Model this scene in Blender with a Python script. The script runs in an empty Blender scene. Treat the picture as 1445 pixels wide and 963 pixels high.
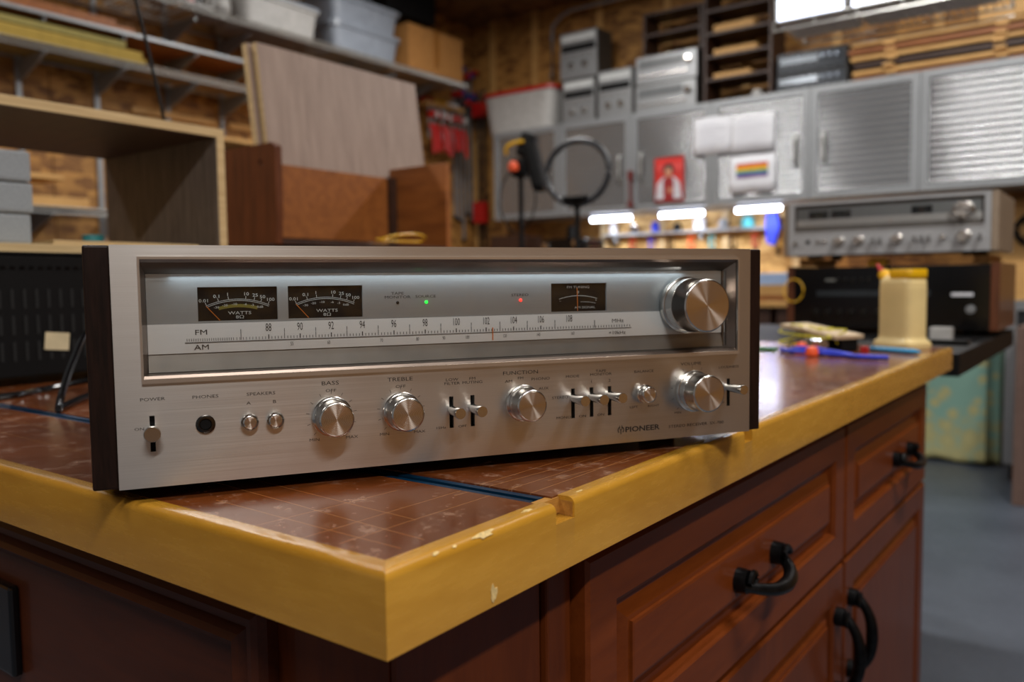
import bpy, bmesh, math, random
from mathutils import Vector, Matrix
random.seed(7)
PI=math.pi
SC=bpy.context.scene
COL=SC.collection
H0=0.9                      # height of the bench top above the floor; z=0 in the numbers below is the bench top

# ---------------------------------------------------------------- camera
def look_matrix(loc,yaw,pitch,roll):
    f=Vector((math.sin(yaw)*math.cos(pitch),math.cos(yaw)*math.cos(pitch),-math.sin(pitch)))
    r=Vector((math.cos(yaw),-math.sin(yaw),0)); u=r.cross(f)
    r2=math.cos(roll)*r+math.sin(roll)*u; u2=-math.sin(roll)*r+math.cos(roll)*u
    m=Matrix((( r2.x,u2.x,-f.x,loc[0]),(r2.y,u2.y,-f.y,loc[1]),(r2.z,u2.z,-f.z,loc[2]),(0,0,0,1)))
    return m
cam_d=bpy.data.cameras.new('camera'); cam=bpy.data.objects.new('camera',cam_d); COL.objects.link(cam)
cam_d.sensor_width=36.0; cam_d.lens=1173.15*36/1445
cam.matrix_world=look_matrix((.2854,-.2794,.1386+H0),-.63821,.06793,-.0117)
cam_d.dof.use_dof=True; cam_d.dof.focus_distance=.59; cam_d.dof.aperture_fstop=5.3
cam_d.clip_start=.02
SC.camera=cam
# ---------------------------------------------------------------- world, exposure
w=bpy.data.worlds.new('world'); SC.world=w; w.use_nodes=True
bg=w.node_tree.nodes['Background']; bg.inputs[0].default_value=(.55,.62,.75,1); bg.inputs[1].default_value=.05
SC.view_settings.view_transform='Standard'; SC.view_settings.look='None'; SC.view_settings.gamma=1
SC.view_settings.use_curve_mapping=False; SC.view_settings.exposure=0.28
# ---------------------------------------------------------------- ceiling fixtures: (x, y, z, rotation about z, watts)
CEIL=2.38
LAMPS=[(-2.7,0.5,0,44,'left of the island'),(-2.5,3.5,PI/2,46,'towards the corner'),(.9,1.2,0,46,'right of the island'),(-.3,3.6,PI/2,50,'near the back wall cabinets'),(1.9,-1.2,0,78,'behind the photographer on the right'),(-1.0,-1.9,0,18,'behind the photographer on the left')]

# ================================================================ materials
def lin(c): 
    if isinstance(c,str):
        c=[int(c[i:i+2],16)/255 for i in (0,2,4)]
        c=[x/12.92 if x<=.04045 else ((x+.055)/1.055)**2.4 for x in c]
    return (c[0],c[1],c[2],1)
MATS={}
class NT:
    def __init__(s,name):
        s.m=bpy.data.materials.new(name); s.m.use_nodes=True; s.t=s.m.node_tree; s.p=s.t.nodes['Principled BSDF']
    def n(s,k,**a):
        x=s.t.nodes.new(k)
        for q,v in a.items():
            if q.startswith('i_'):
                key=q[2:]; key=int(key) if key.isdigit() else key.replace('_',' ')
                x.inputs[key].default_value=v
            else: setattr(x,q,v)
        return x
    def l(s,a,b): s.t.links.new(a,b)
    def coord(s,scale=(1,1,1),rot=(0,0,0)):
        c=s.n('ShaderNodeTexCoord'); m=s.n('ShaderNodeMapping'); m.inputs['Scale'].default_value=scale; m.inputs['Rotation'].default_value=rot
        s.l(c.outputs['Object'],m.inputs[0]); return m.outputs[0]
    def noise(s,co,scale,detail=4,rough=.55,dist=0):
        x=s.n('ShaderNodeTexNoise'); x.inputs['Scale'].default_value=scale; x.inputs['Detail'].default_value=detail; x.inputs['Roughness'].default_value=rough; x.inputs['Distortion'].default_value=dist
        s.l(co,x.inputs['Vector']); return x.outputs[0]
    def ramp(s,f,stops):
        r=s.n('ShaderNodeValToRGB'); e=r.color_ramp.elements
        while len(e)<len(stops): e.new(.5)
        for i,(p,c) in enumerate(stops): e[i].position=p; e[i].color=lin(c)
        s.l(f,r.inputs[0]); return r.outputs[0]
    def math(s,op,a,b=None,c=None):
        x=s.n('ShaderNodeMath',operation=op)
        for i,v in enumerate((a,b,c)):
            if v is None: continue
            if isinstance(v,(int,float)): x.inputs[i].default_value=v
            else: s.l(v,x.inputs[i])
        return x.outputs[0]
    def mix(s,f,a,b):
        x=s.n('ShaderNodeMix',data_type='RGBA')
        if isinstance(f,(int,float)): x.inputs[0].default_value=f
        else: s.l(f,x.inputs[0])
        for i,v in ((6,a),(7,b)):
            if isinstance(v,(str,tuple,list)): x.inputs[i].default_value=lin(v)
            else: s.l(v,x.inputs[i])
        return x.outputs[2]
    def bump(s,h,strength=.2,dist=.001):
        b=s.n('ShaderNodeBump'); b.inputs['Strength'].default_value=strength; b.inputs['Distance'].default_value=dist
        s.l(h,b.inputs['Height']); s.l(b.outputs[0],s.p.inputs['Normal'])
    def set(s,**k):
        for a,v in k.items():
            key={'base':'Base Color','rough':'Roughness','metal':'Metallic','coat':'Coat Weight','coatr':'Coat Roughness','spec':'Specular IOR Level','trans':'Transmission Weight','aniso':'Anisotropic','ior':'IOR','anisor':'Anisotropic Rotation'}[a]
            if hasattr(v,'links'): s.l(v,s.p.inputs[key])
            else: s.p.inputs[key].default_value=lin(v) if key=='Base Color' else v
        return s
def plain(name,c,rough=.5,metal=0,coat=0,var=.12,scale=30,spec=.5):
    if name in MATS: return MATS[name]
    t=NT(name); co=t.coord(); f=t.noise(co,scale,3)
    cc=lin(c); d=tuple(x*(1-var) for x in cc[:3]); b=tuple(min(1,x*(1+var)) for x in cc[:3])
    t.set(base=t.ramp(f,[(.3,d),(.7,b)]),rough=rough,metal=metal,coat=coat,coatr=.08,spec=spec)
    MATS[name]=t.m; return t.m
def wood(name,dark,light,scale=(1,12,12),size=9,rough=.45,coat=0,rot=(0,0,0),bump=.1,contrast=(.3,.7),spec=.5):
    """grain runs along the axis with the small scale"""
    if name in MATS: return MATS[name]
    t=NT(name); co=t.coord(scale,rot)
    a=t.noise(co,size,5,.6,.6); b=t.noise(co,size*7,3,.7)
    f=t.math('MULTIPLY_ADD',b,.35,t.math('MULTIPLY',a,.68))
    col=t.ramp(f,[(contrast[0],dark),(contrast[1],light)])
    t.set(base=col,rough=t.math('MULTIPLY_ADD',b,.15,rough-.07),coat=coat,coatr=.1,spec=spec)
    t.bump(b,bump,.0008); MATS[name]=t.m; return t.m
def emit(name,c,s):
    t=NT(name); t.p.inputs['Emission Color'].default_value=lin(c); t.p.inputs['Emission Strength'].default_value=s; t.set(base=c); MATS[name]=t.m; return t.m

def brushed(name,c,rough,axis='x',aniso=.6,uv=False,streak=.1):
    t=NT(name); sc={'x':(4,1500,2600),'y':(400,3,900),'z':(900,400,3)}[axis]
    co=t.coord(sc); f=t.noise(co,1.0,4,.7); g=t.noise(t.coord((1,1,1)),6,2)
    cc=lin(c)
    t.set(base=t.ramp(f,[(.3,tuple(x*(1-streak) for x in cc[:3])),(.7,tuple(min(1,x*(1+streak)) for x in cc[:3]))]),metal=1,rough=t.math('MULTIPLY_ADD',g,.06,t.math('MULTIPLY_ADD',f,.12,rough-.09)))
    if uv:
        tg=t.n('ShaderNodeTangent'); tg.direction_type='UV_MAP'; tg.uv_map='uv'; t.l(tg.outputs[0],t.p.inputs['Tangent']); t.set(aniso=aniso)
    t.bump(f,.04,.0004)
    if name.startswith('dial'): t.set(metal=.55 if 'strip' not in name else .12)
    MATS[name]=t.m; return t.m
M_face=brushed('brushed_aluminium_face','cac8c5',.30,'x',.75,True)
M_dial=brushed('dial_aluminium','a2a6a6',.34,'x',.5,True,.06)
M_strip=brushed('dial_strip','efefec',.42,'x',.3,True,.04)
M_greyslope=plain('grey_lower_bezel','86817a',.5,.5)
M_chrome=plain('polished_trim','d8d4cf',.14,1,var=.03); M_face2=plain('silver_faceplate','b9babc',.35,.45,var=.04); M_framealu=plain('satin_frame','cfcac4',.3,.9,var=.03)
M_bezel=plain('brown_grey_bezel','84766c',.3,.9)
def spun(name,c):
    t=NT(name); tg=t.n('ShaderNodeTangent'); tg.direction_type='RADIAL'; tg.axis='Y'
    t.l(tg.outputs[0],t.p.inputs['Tangent'])
    c0=t.n('ShaderNodeTexCoord'); v=t.n('ShaderNodeSeparateXYZ'); t.l(c0.outputs['Object'],v.inputs[0])
    r=t.math('SQRT',t.math('ADD',t.math('POWER',v.outputs[0],2),t.math('POWER',v.outputs[2],2)))
    s=t.math('SINE',t.math('MULTIPLY',r,9000)); s2=t.math('MULTIPLY_ADD',s,.02,.26)
    t.set(base=c,metal=1,rough=s2,aniso=.97,anisor=.25); MATS[name]=t.m; return t.m
M_spun=spun('spun_aluminium','d6cec6')
M_knob=plain('turned_aluminium','c8c4be',.2,1,var=.04)
def black(n='matt_black',c='060607',r=.55): return plain(n,c,r,spec=.22)
M_black=black(); M_blackgloss=plain('gloss_black','08080a',.18)
M_ink=plain('black_print','151312',.6); M_white=plain('white_print','b9b9b2',.6)
M_sidewood=wood('rosewood_vinyl','0a0503','27140c',(14,14,1.2),9,.45,bump=.05,spec=.2)
M_meter=plain('meter_black','040404',.6,spec=.15); M_orange=plain('orange_needle','e07818',.5)
M_yel=plain('meter_olive_print','6a5f10',.6)
M_trim=wood('varnished_poplar','9e6a14','c08c30',(1,6,6),3,.26,1,contrast=(.3,.75),bump=.01)
M_trimA=wood('varnished_poplar_long','a87418','cc9838',(6,1,6),3,.26,1,contrast=(.3,.75),bump=.01)
M_endgrain=wood('poplar_endgrain','80501c','c08a3c',(14,1,14),6,.5,.2)
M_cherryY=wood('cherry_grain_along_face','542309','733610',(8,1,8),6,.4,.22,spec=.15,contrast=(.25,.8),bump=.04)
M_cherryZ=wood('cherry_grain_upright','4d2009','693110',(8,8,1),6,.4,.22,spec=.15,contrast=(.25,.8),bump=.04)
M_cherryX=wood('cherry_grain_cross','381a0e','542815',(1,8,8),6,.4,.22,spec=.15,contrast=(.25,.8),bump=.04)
M_walnut=wood('walnut_veneer','2a1b14','59422f',(12,12,1),7,.5)
M_walnutin=wood('grey_walnut_inside','453c37','80756c',(12,12,1),7,.45)
M_walnutw=wood('warm_walnut','3a1d0e','6e3b1f',(12,12,1),6,.4,.2)
M_walnutlt=wood('light_walnut_sheet','7c675b','a89284',(10,10,1),5,.6,contrast=(.25,.75))
M_ply=wood('ply_edge','a9895a','d6bc8c',(1,1,40),5,.6)
M_pine=wood('pine_board','a8783c','d3a766',(10,1,10),6,.6)
M_pineX=wood('pine_board_cross','a8783c','d3a766',(1,10,10),6,.6)
M_orangewood=wood('orange_brown_board','6e3a12','a3622a',(1,10,10),4,.5)
M_fin=wood('dark_oiled_wood','1f120c','44281a',(1,12,12),6,.5)
M_grey=plain('grey_painted_metal','8f9295',.4,.4,var=.05)
M_shelfmetal=plain('grey_wire','a3a3a0',.4,.7)
M_alu=plain('ribbed_aluminium','a4a6a8',.2,.75,var=.04,scale=4)
M_iron=plain('blackened_iron','1c1c1d',.32,.8,var=.5,scale=120)
M_red=plain('red_plastic','a31512',.4); M_blue=plain('blue_rope','1a2fb8',.6); M_orangep=plain('orange_plastic','e8582a',.45)
M_yellow=plain('yellow_plastic','e0ac08',.4); M_teal=plain('teal_plastic','3f9fa8',.5); M_cyan=plain('blue_pen','2f8fc0',.35)
M_paper=plain('paper','d9dae0',.8,var=.03); M_cream=plain('cream_plastic','dcc48a',.35,coat=.3,var=.08,scale=14)
M_tote=plain('cloudy_tote','a9a7a4',.5); M_bin=plain('clear_bin','8a919c',.3); M_card=plain('cardboard','9a6a34',.8)
M_foam=plain('yellow_foam','8f8348',.8); M_foam2=plain('yellow_foam_face','a3883a',.8)
M_silver=plain('silver_face','96989a',.4,.6,var=.05); M_darkgap=plain('dark_recess','141414',.6)
M_track=plain('blue_track','14476a',.3,.7,var=.1)
# varnished hardboard bench top with knife and pencil lines
def hardboard():
    t=NT('hardboard_top'); co=t.coord(); a=t.noise(co,5,4,.6); b=t.noise(co,160,3,.7); d=t.noise(co,38,5,.75)
    base=t.ramp(a,[(.3,'50260f'),(.7,'743c19')])
    fl=t.ramp(d,[(.55,(0,0,0)),(.66,(1,1,1))]); base=t.mix(t.math('MULTIPLY',fl,.42),base,'b49078')
    sp=t.ramp(b,[(.64,(0,0,0)),(.70,(1,1,1))]); base=t.mix(t.math('MULTIPLY',sp,.4),base,'b8907a')
    s=t.n('ShaderNodeSeparateXYZ'); t.l(co,s.inputs[0]); tot=None
    wob=t.math('MULTIPLY_ADD',t.noise(co,9,2),.003,-.0015)
    L=[((-.078,.005),(-.068,.30)),((-.053,.018),(-.036,.5)),((-.26,.066),(-.02,.049)),((-.19,.035),(-.02,.031)),((-.3,.09),(-.05,.075)),((-.068,.131),(-.050,.30)),((-.6,.07),(-.42,.064)),((-.70,.11),(-.35,.10)),((-.03,.16),(-.028,.42)),((-.04,.2),(-.016,.34)),((-.5,.2),(-.2,.19)),((-.12,.01),(-.11,.12))]
    for (x0,y0),(x1,y1) in L:
        dx,dy=x1-x0,y1-y0; ln=math.hypot(dx,dy); ux,uy=dx/ln,dy/ln
        dd=t.math('ADD',t.math('MULTIPLY',s.outputs[0],-uy),t.math('MULTIPLY',s.outputs[1],ux))
        dd=t.math('ABSOLUTE',t.math('ADD',t.math('SUBTRACT',dd,-uy*x0+ux*y0),wob))
        al=t.math('SUBTRACT',t.math('ADD',t.math('MULTIPLY',s.outputs[0],ux),t.math('MULTIPLY',s.outputs[1],uy)),ux*x0+uy*y0+ln/2)
        m=t.math('MULTIPLY',t.math('LESS_THAN',dd,.00028),t.math('LESS_THAN',t.math('ABSOLUTE',al),ln/2))
        tot=m if tot is None else t.math('MAXIMUM',tot,m)
    base=t.mix(t.math('MULTIPLY',tot,.6),base,'b8814a')
    t.set(base=base,rough=t.math('MULTIPLY_ADD',d,.25,.10),coat=.25,coatr=.12); t.bump(d,.06,.0006); return t.m
M_hard=hardboard()
def osbmat(name,dark,light,sc=(3,3,7)):
    t=NT(name); co=t.coord(sc); v=t.n('ShaderNodeTexVoronoi'); v.inputs['Scale'].default_value=4; t.l(co,v.inputs['Vector'])
    a=t.noise(co,6,4,.7,1.); s=t.n('ShaderNodeSeparateColor'); t.l(v.outputs['Color'],s.inputs[0])
    f=t.math('MULTIPLY_ADD',s.outputs[0],.45,t.math('MULTIPLY',a,.55))
    t.set(base=t.ramp(f,[(.25,dark),(.7,light)]),rough=.65); t.bump(f,.2,.002); return t.m
M_osb=osbmat('oriented_strand_board','6b4218','b07f3f'); M_osbd=osbmat('ceiling_board','4d3319','7d5a30')
M_osblit=osbmat('lit_strand_board','a0763c','d7b070')  # same strand board, LED-lit brightness put into the colour
def flo():
    t=NT('painted_concrete'); co=t.coord(); a=t.noise(co,1.5,6,.65); b=t.noise(co,40,3)
    t.set(base=t.ramp(a,[(.3,'393f49'),(.7,'515863')]),rough=t.math('MULTIPLY_ADD',b,.2,.28)); t.bump(b,.05); return t.m
M_floor=flo()
def batik():
    t=NT('batik_cloth'); co=t.coord((1,1,1)); v=t.n('ShaderNodeTexVoronoi'); v.inputs['Scale'].default_value=13; v.inputs['Randomness'].default_value=1
    t.l(co,v.inputs['Vector']); a=t.noise(co,7,4,.6,1.2); s=t.n('ShaderNodeSeparateXYZ'); t.l(co,s.inputs[0])
    f=t.math('ADD',t.math('MULTIPLY',v.outputs['Distance'],.55),t.math('MULTIPLY_ADD',s.outputs[2],.9,t.math('MULTIPLY_ADD',a,.75,-.38)))
    c=t.ramp(f,[(.36,'a29e70'),(.62,'7a9f92')]); sp=t.ramp(v.outputs['Distance'],[(.26,(1,1,1)),(.36,(0,0,0))])
    c=t.mix(t.math('MULTIPLY',sp,.75),c,'ada775'); t.set(base=c,rough=.85); return t.m
M_batik=batik()
def glassmat():
    t=NT('window_glass'); tr=t.n('ShaderNodeBsdfTransparent'); g=t.n('ShaderNodeBsdfGlossy'); g.inputs['Roughness'].default_value=.02
    fr=t.n('ShaderNodeFresnel'); fr.inputs[0].default_value=1.45; mx=t.n('ShaderNodeMixShader')
    t.l(fr.outputs[0],mx.inputs[0]); t.l(tr.outputs[0],mx.inputs[1]); t.l(g.outputs[0],mx.inputs[2])
    t.l(mx.outputs[0],t.n('ShaderNodeOutputMaterial').inputs[0]); t.t.nodes.remove(t.t.nodes['Material Output']); return t.m
M_glass=glassmat()
M_led=emit('led_tube','e6ecff',26.0); M_green=emit('green_led','18e030',3.0); M_redled=emit('red_led','ff2a20',3.0)
M_boxglow=emit('white_box_glow','dfe8ff',2.5)  # added glow for the brightly lit white boxes on the rack

# ================================================================ mesh helpers
class MB:
    def __init__(s): s.b=bmesh.new()
    def box(s,x0,y0,z0,x1,y1,z1,bev=0,rot=None,piv=None,taper=None):
        r=bmesh.ops.create_cube(s.b,size=1.0); v=r['verts']
        for p in v:
            p.co=Vector((x0+(p.co.x+.5)*(x1-x0),y0+(p.co.y+.5)*(y1-y0),z0+(p.co.z+.5)*(z1-z0)))
        if taper:
            cx,cy=(x0+x1)/2,(y0+y1)/2
            for p in v:
                if p.co.z>(z0+z1)/2: p.co.x=cx+(p.co.x-cx)*taper; p.co.y=cy+(p.co.y-cy)*taper
        if bev:
            es=list({e for q in v for e in q.link_edges}); rr=bmesh.ops.bevel(s.b,geom=es,offset=bev,segments=2,profile=.6,affect='EDGES'); v=list({q for f in rr['faces'] for q in f.verts}|{q for q in v if q.is_valid})
            v=s._island(v)
        if rot is not None:
            pv=Vector(piv) if piv else Vector(((x0+x1)/2,(y0+y1)/2,(z0+z1)/2))
            bmesh.ops.rotate(s.b,cent=pv,matrix=rot,verts=v)
        return s
    def _island(s,v):
        seen=set(q for q in v if q.is_valid); st=list(seen)
        while st:
            q=st.pop()
            for e in q.link_edges:
                o=e.other_vert(q)
                if o not in seen: seen.add(o); st.append(o)
        return list(seen)
    def cyl(s,a,b,r,r2=None,seg=16,cap=True):
        a=Vector(a);b=Vector(b); r2=r if r2 is None else r2; d=(b-a)
        q=d.to_track_quat('Z','Y').to_matrix(); A=[];B=[]
        for i in range(seg):
            t=2*PI*i/seg; v=q@Vector((math.cos(t),math.sin(t),0)); A.append(s.b.verts.new(a+v*r)); B.append(s.b.verts.new(b+v*r2))
        for i in range(seg):
            j=(i+1)%seg; s.b.faces.new((A[i],A[j],B[j],B[i]))
        if cap: s.b.faces.new(A[::-1]); s.b.faces.new(B)
        return s
    def tube(s,pts,r,seg=8,closed=False,flat=None):
        pts=[Vector(p) for p in pts]; n=len(pts); R=[]; up=Vector((0,0,1))
        for i,p in enumerate(pts):
            d=(pts[(i+1)%n]-pts[i-1]) if closed else (pts[min(i+1,n-1)]-pts[max(i-1,0)])
            d.normalize(); x=d.cross(up)
            if x.length<.05: x=d.cross(Vector((1,0,0)))
            x.normalize(); y=x.cross(d); rr=r[i] if isinstance(r,(list,tuple)) else r; fy=flat or 1
            R.append([s.b.verts.new(p+x*math.cos(2*PI*k/seg)*rr+y*math.sin(2*PI*k/seg)*rr*fy) for k in range(seg)])
        for i in range(n if closed else n-1):
            a,b=R[i],R[(i+1)%n]
            for k in range(seg): s.b.faces.new((a[k],a[(k+1)%seg],b[(k+1)%seg],b[k]))
        if not closed: s.b.faces.new(R[0][::-1]); s.b.faces.new(R[-1])
        return s
    def lathe(s,prof,seg=32,M=None,axis='z'):
        """profile (r, h); revolved about the axis"""
        R=[]; 
        for r,h in prof:
            ring=[]
            for k in range(seg):
                t=2*PI*k/seg; c=(r*math.cos(t),r*math.sin(t),h)
                if axis=='-y': c=(c[0],-c[2],c[1])
                if axis=='x': c=(c[2],c[0],c[1])
                v=Vector(c); v=M@v if M is not None else v
                ring.append(s.b.verts.new(v))
            R.append(ring)
        for a,b in zip(R,R[1:]):
            for k in range(seg): s.b.faces.new((a[k],a[(k+1)%seg],b[(k+1)%seg],b[k]))
        s.b.faces.new(R[0][::-1]); s.b.faces.new(R[-1]); return s
    def prism(s,poly,f0,f1):
        """poly: list of 2d points; f0/f1 map a 2d point to 3d for the two caps"""
        A=[s.b.verts.new(f0(*p)) for p in poly]; B=[s.b.verts.new(f1(*p)) for p in poly]; n=len(poly)
        for i in range(n): s.b.faces.new((A[i],A[(i+1)%n],B[(i+1)%n],B[i]))
        s.b.faces.new(A[::-1]); s.b.faces.new(B); return s
    def rings(s,loops,fill=True):
        R=[[s.b.verts.new(p) for p in l] for l in loops]; n=len(R[0])
        for a,b in zip(R,R[1:]):
            for k in range(n): s.b.faces.new((a[k],a[(k+1)%n],b[(k+1)%n],b[k]))
        if fill: s.b.faces.new(R[0][::-1]); s.b.faces.new(R[-1])
        return s
    def tri(s): return len(s.b.faces)
    def build(s,name,mat,parent=None,smooth=False,uv=False):
        bmesh.ops.recalc_face_normals(s.b,faces=s.b.faces)
        if uv:
            u=s.b.loops.layers.uv.new('uv')
            for f in s.b.faces:
                for l in f.loops: l[u].uv=(l.vert.co.z*3,l.vert.co.x*3)
        me=bpy.data.meshes.new(name); s.b.to_mesh(me); s.b.free()
        me.materials.append(mat)
        if smooth:
            me.polygons.foreach_set('use_smooth',[True]*len(me.polygons))
            try: me.set_sharp_from_angle(angle=math.radians(38))
            except Exception: pass
        o=bpy.data.objects.new(name,me); COL.objects.link(o)
        if parent: o.parent=parent
        else: o.location.z=H0
        return o
def thing(name,label,cat,loc=(0,0,0),rz=0,group=None):
    o=bpy.data.objects.new(name,None); COL.objects.link(o); o.empty_display_size=.05
    o.location=(loc[0],loc[1],loc[2]+H0); o.rotation_euler=(0,0,rz); o['label']=label; o['category']=cat
    if group: o['group']=group
    return o
def tag(o,label,cat,group=None,loc=None):
    o['label']=label; o['category']=cat
    if group: o['group']=group
    if loc is not None: o.location=(loc[0],loc[1],loc[2]+H0)
    return o
def struct(o): o['kind']='structure'; return o
def single(name,label,cat,loc,mb,mat,smooth=False,group=None,rz=0):
    o=mb.build(name,mat,None,smooth); tag(o,label,cat,group,loc); o.rotation_euler=(0,0,rz); return o
def kids(o): return [c for c in bpy.data.objects if c.parent==o]
def copy_tree(o,parent=None):
    c=o.copy(); COL.objects.link(c); c.parent=parent
    for ch in kids(o): copy_tree(ch,c)
    return c
def text_into(mb,s,size,x,z,y=-.0026,sx=1,ext=.0002,align='CENTER',bold=0):
    cu=bpy.data.curves.new('t','FONT'); cu.offset=bold*size; cu.body=s; cu.size=size; cu.align_x=align; cu.align_y='CENTER'; cu.resolution_u=2
    ob=bpy.data.objects.new('t',cu); me=bpy.data.meshes.new_from_object(ob)
    k=len(mb.b.verts); mb.b.from_mesh(me); mb.b.verts.ensure_lookup_table()
    for v in mb.b.verts[k:]:
        v.co=Vector((x+v.co.x*sx,y-v.co.z,z+v.co.y))
    bpy.data.objects.remove(ob); bpy.data.curves.remove(cu); bpy.data.meshes.remove(me)

# ================================================================ the room
b=MB(); b.box(-4.6,-4.2,-.98,4.2,5.8,-.9); struct(b.build('floor',M_floor))
b=MB(); b.box(-4.6,-4.2,CEIL,4.2,5.8,CEIL+.08); struct(b.build('ceiling',M_osbd))
def osb_wall(name,boxes,panels,mat):
    b=MB()
    for q in boxes: b.box(*q)
    o=struct(b.build(name,mat))
    for q in panels:
        p=MB().box(*q).build('panel',mat,o)
    return o
# left wall: OSB sheets on studs, joints recessed
pan=[]
y=-4.2
while y<5.5:
    y2=min(y+1.22,5.5)
    pan.append((-4.412,y+.003,-.9,-4.4,y2-.003,.32)); pan.append((-4.412,y+.003,.326,-4.4,y2-.003,1.54)); pan.append((-4.412,y+.003,1.546,-4.4,y2-.003,CEIL)); y=y2
osb_wall('wall_left',[(-4.6,-4.2,-.9,-4.412,5.8,CEIL)],pan,M_osb)
pan=[]
x=-4.4
while x<4.0:
    x2=min(x+1.22,4.0)
    for z0,z1 in ((-.9,.32),(.326,1.54),(1.546,CEIL)): pan.append((x+.003,5.5,z0,x2-.003,5.512,z1))
    x=x2
wb=osb_wall('wall_back',[(-4.4,5.512,-.9,4.2,5.8,CEIL)],pan,M_osb)
for k,xx in enumerate((-4.16,-3.72,-3.1,-2.52,-1.92,-1.3,-.7,-.1,.5)):
    MB().box(xx-.03,5.478,.7,xx+.03,5.499,CEIL).build('batten',M_pineX,wb)
b=MB(); b.box(4.0,-4.2,-.9,4.2,5.5,CEIL); struct(b.build('wall_right',M_osb))
b=MB(); b.box(-4.4,-4.2,-.9,4.0,-4.0,CEIL); struct(b.build('wall_front',plain('grey_paint','9fa3a8',.7,var=.04,scale=3)))
# conduit along the ceiling edge
b=MB(); b.tube([(-3.52,5.44,1.8),(-3.52,5.44,2.1),(-3.5,5.42,2.2),(-3.4,5.40,2.26),(-3.3,5.38,2.28),(-1.2,5.38,2.28)],.014,8)
struct(b.build('trim_1',M_grey,None,True))
# ceiling lamps
lamp0=None
for i,(x,y,rz,wt,wh) in enumerate(LAMPS):
    t=thing('shop_light','ceiling tube light '+wh,'lamp',(x,y,CEIL-.07),rz,'ceiling tube lights')
    MB().box(-.08,-.62,.02,.08,.62,.07,.004).build('housing',M_grey,t)
    ld=bpy.data.lights.new('tube_light','AREA'); ld.shape='RECTANGLE'; ld.size=.12; ld.size_y=1.2; ld.energy=wt; ld.color=(1,.97,.93)
    lo=bpy.data.objects.new('tube',ld); COL.objects.link(lo); lo.parent=t; lo.location=(0,0,.012)

# ================================================================ work island
# trim boards of the top
isl=thing('worktop','brown hardboard worktop with varnished yellow wood edging, front island','worktop',(0,0,0))
W=-1.85; L=1.6155; T=.0455; TW=.013
b=MB()
tr0,tr1=.1445,.1645
b.box(W,TW,-.02,-TW,tr0,0); b.box(W,tr0,-.02,-TW,tr1,-.012); b.box(W,tr1,-.02,-TW,.470,0); b.box(W,.470,-.02,-TW,.490,-.012); b.box(W,.490,-.02,-TW,L-TW,0)
b.build('hardboard_surface',M_hard,isl)
b=MB(); b.box(W,TW,-T,-TW,L-TW,-.0205); b.build('core',M_endgrain,isl)
# right edging: rounded profile with two slots cut for the tracks
def prof(r=.0052,top=0,n=5,depth=0):
    # cross-section (out, z): out=0 at the outer face
    P=[(-TW,-T),( -.001,-T),(0,-T+.001)]
    z1=top
    if depth: P+= [(0,-depth),(-TW,-depth)]
    else:
        for i in range(n+1):
            a=i/n*PI/2; P.append((-r+r*math.cos(a),-r+r*math.sin(a)))
        P.append((-TW,0))
    return P
b=MB()
segs=[(0,.150,0),(.150,.1715,.013),(.1715,.470,0),(.470,.490,.013),(.490,L,0)]
for y0,y1,d in segs:
    P=prof(depth=d)
    m0=(y0==0); m1=(y1==L)
    b.prism(P,lambda o,z:Vector((o,(y0-o) if m0 else y0,z)),lambda o,z:Vector((o,(y1+o) if m1 else y1,z)))
b.build('edging',M_trimA,isl,True)
b=MB(); b.prism(prof(),lambda o,z:Vector((o,-o,z)),lambda o,z:Vector((W-o*0,-o,z))); b.build('edging',M_trim,isl,True)
b=MB(); b.prism(prof(),lambda o,z:Vector((o,L+o,z)),lambda o,z:Vector((W,L+o,z))); b.build('edging',M_trim,isl,True)
# end grain faces inside the slots, chips and dents in the varnish
b=MB(); b.box(-TW+.0005,.1713,-.0128,-.0015,.1718,-.003); b.box(-TW+.0005,.1445,-.0127,-TW-.004,.1716,-.0122); b.box(-TW-.0055,.1446,-.0118,-TW+.0012,.1713,-.0012)
b.build('slot_end_grain',M_endgrain,isl)
M_chip=plain('bare_chip','cdb278',.8,var=.3,scale=400)
def chip(cx,cy,cz,ry,rz,seed,nx):
    b=MB(); rnd=random.Random(seed); pts=[]
    for k in range(14):
        a=2*PI*k/14; q=.55+rnd.random()*.6
        pts.append((math.cos(a)*ry*q,math.sin(a)*rz*q))
    N=Vector(nx).normalized(); U=Vector((0,1,0)); V=N.cross(U)
    c=Vector((cx,cy,cz))
    b.prism(pts,lambda u,v:c+U*u+V*v-N*.0004,lambda u,v:c+U*u+V*v+N*.0003); b.build('chip',M_chip,isl)
chip(-.0014,.0785,-.0014,.011,.0022,1,(1,0,1)); chip(0,.085,-.037,.003,.006,2,(1,0,0)); chip(-.007,.128,0,.006,.002,3,(0,0,1)); chip(-.006,.188,0,.005,.0013,4,(0,0,1)); chip(-.0014,.038,-.0014,.003,.001,5,(1,0,1)); chip(-.0014,.053,-.0014,.0018,.001,6,(1,0,1))
# blue tracks
for y0 in (.1455,.471):
    b=MB()
    b.box(W+.01,.0005,0,-TW-.006,.0175,.0015); b.box(W+.01,.0005,.0016,-TW-.006,.003,.0112); b.box(W+.01,.0150,.0016,-TW-.006,.0175,.0112)
    b.box(W+.01,.0031,.0086,-TW-.006,.0062,.0112); b.box(W+.01,.0118,.0086,-TW-.006,.0149,.0112); t=b.build('track',M_track,isl); t.location=(0,y0,-.012); t['label']='blue anodised aluminium track'
    MB().box(W+.01,.0063,.0016,-TW-.006,.0117,.003).build('slot',M_black,t)

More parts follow.
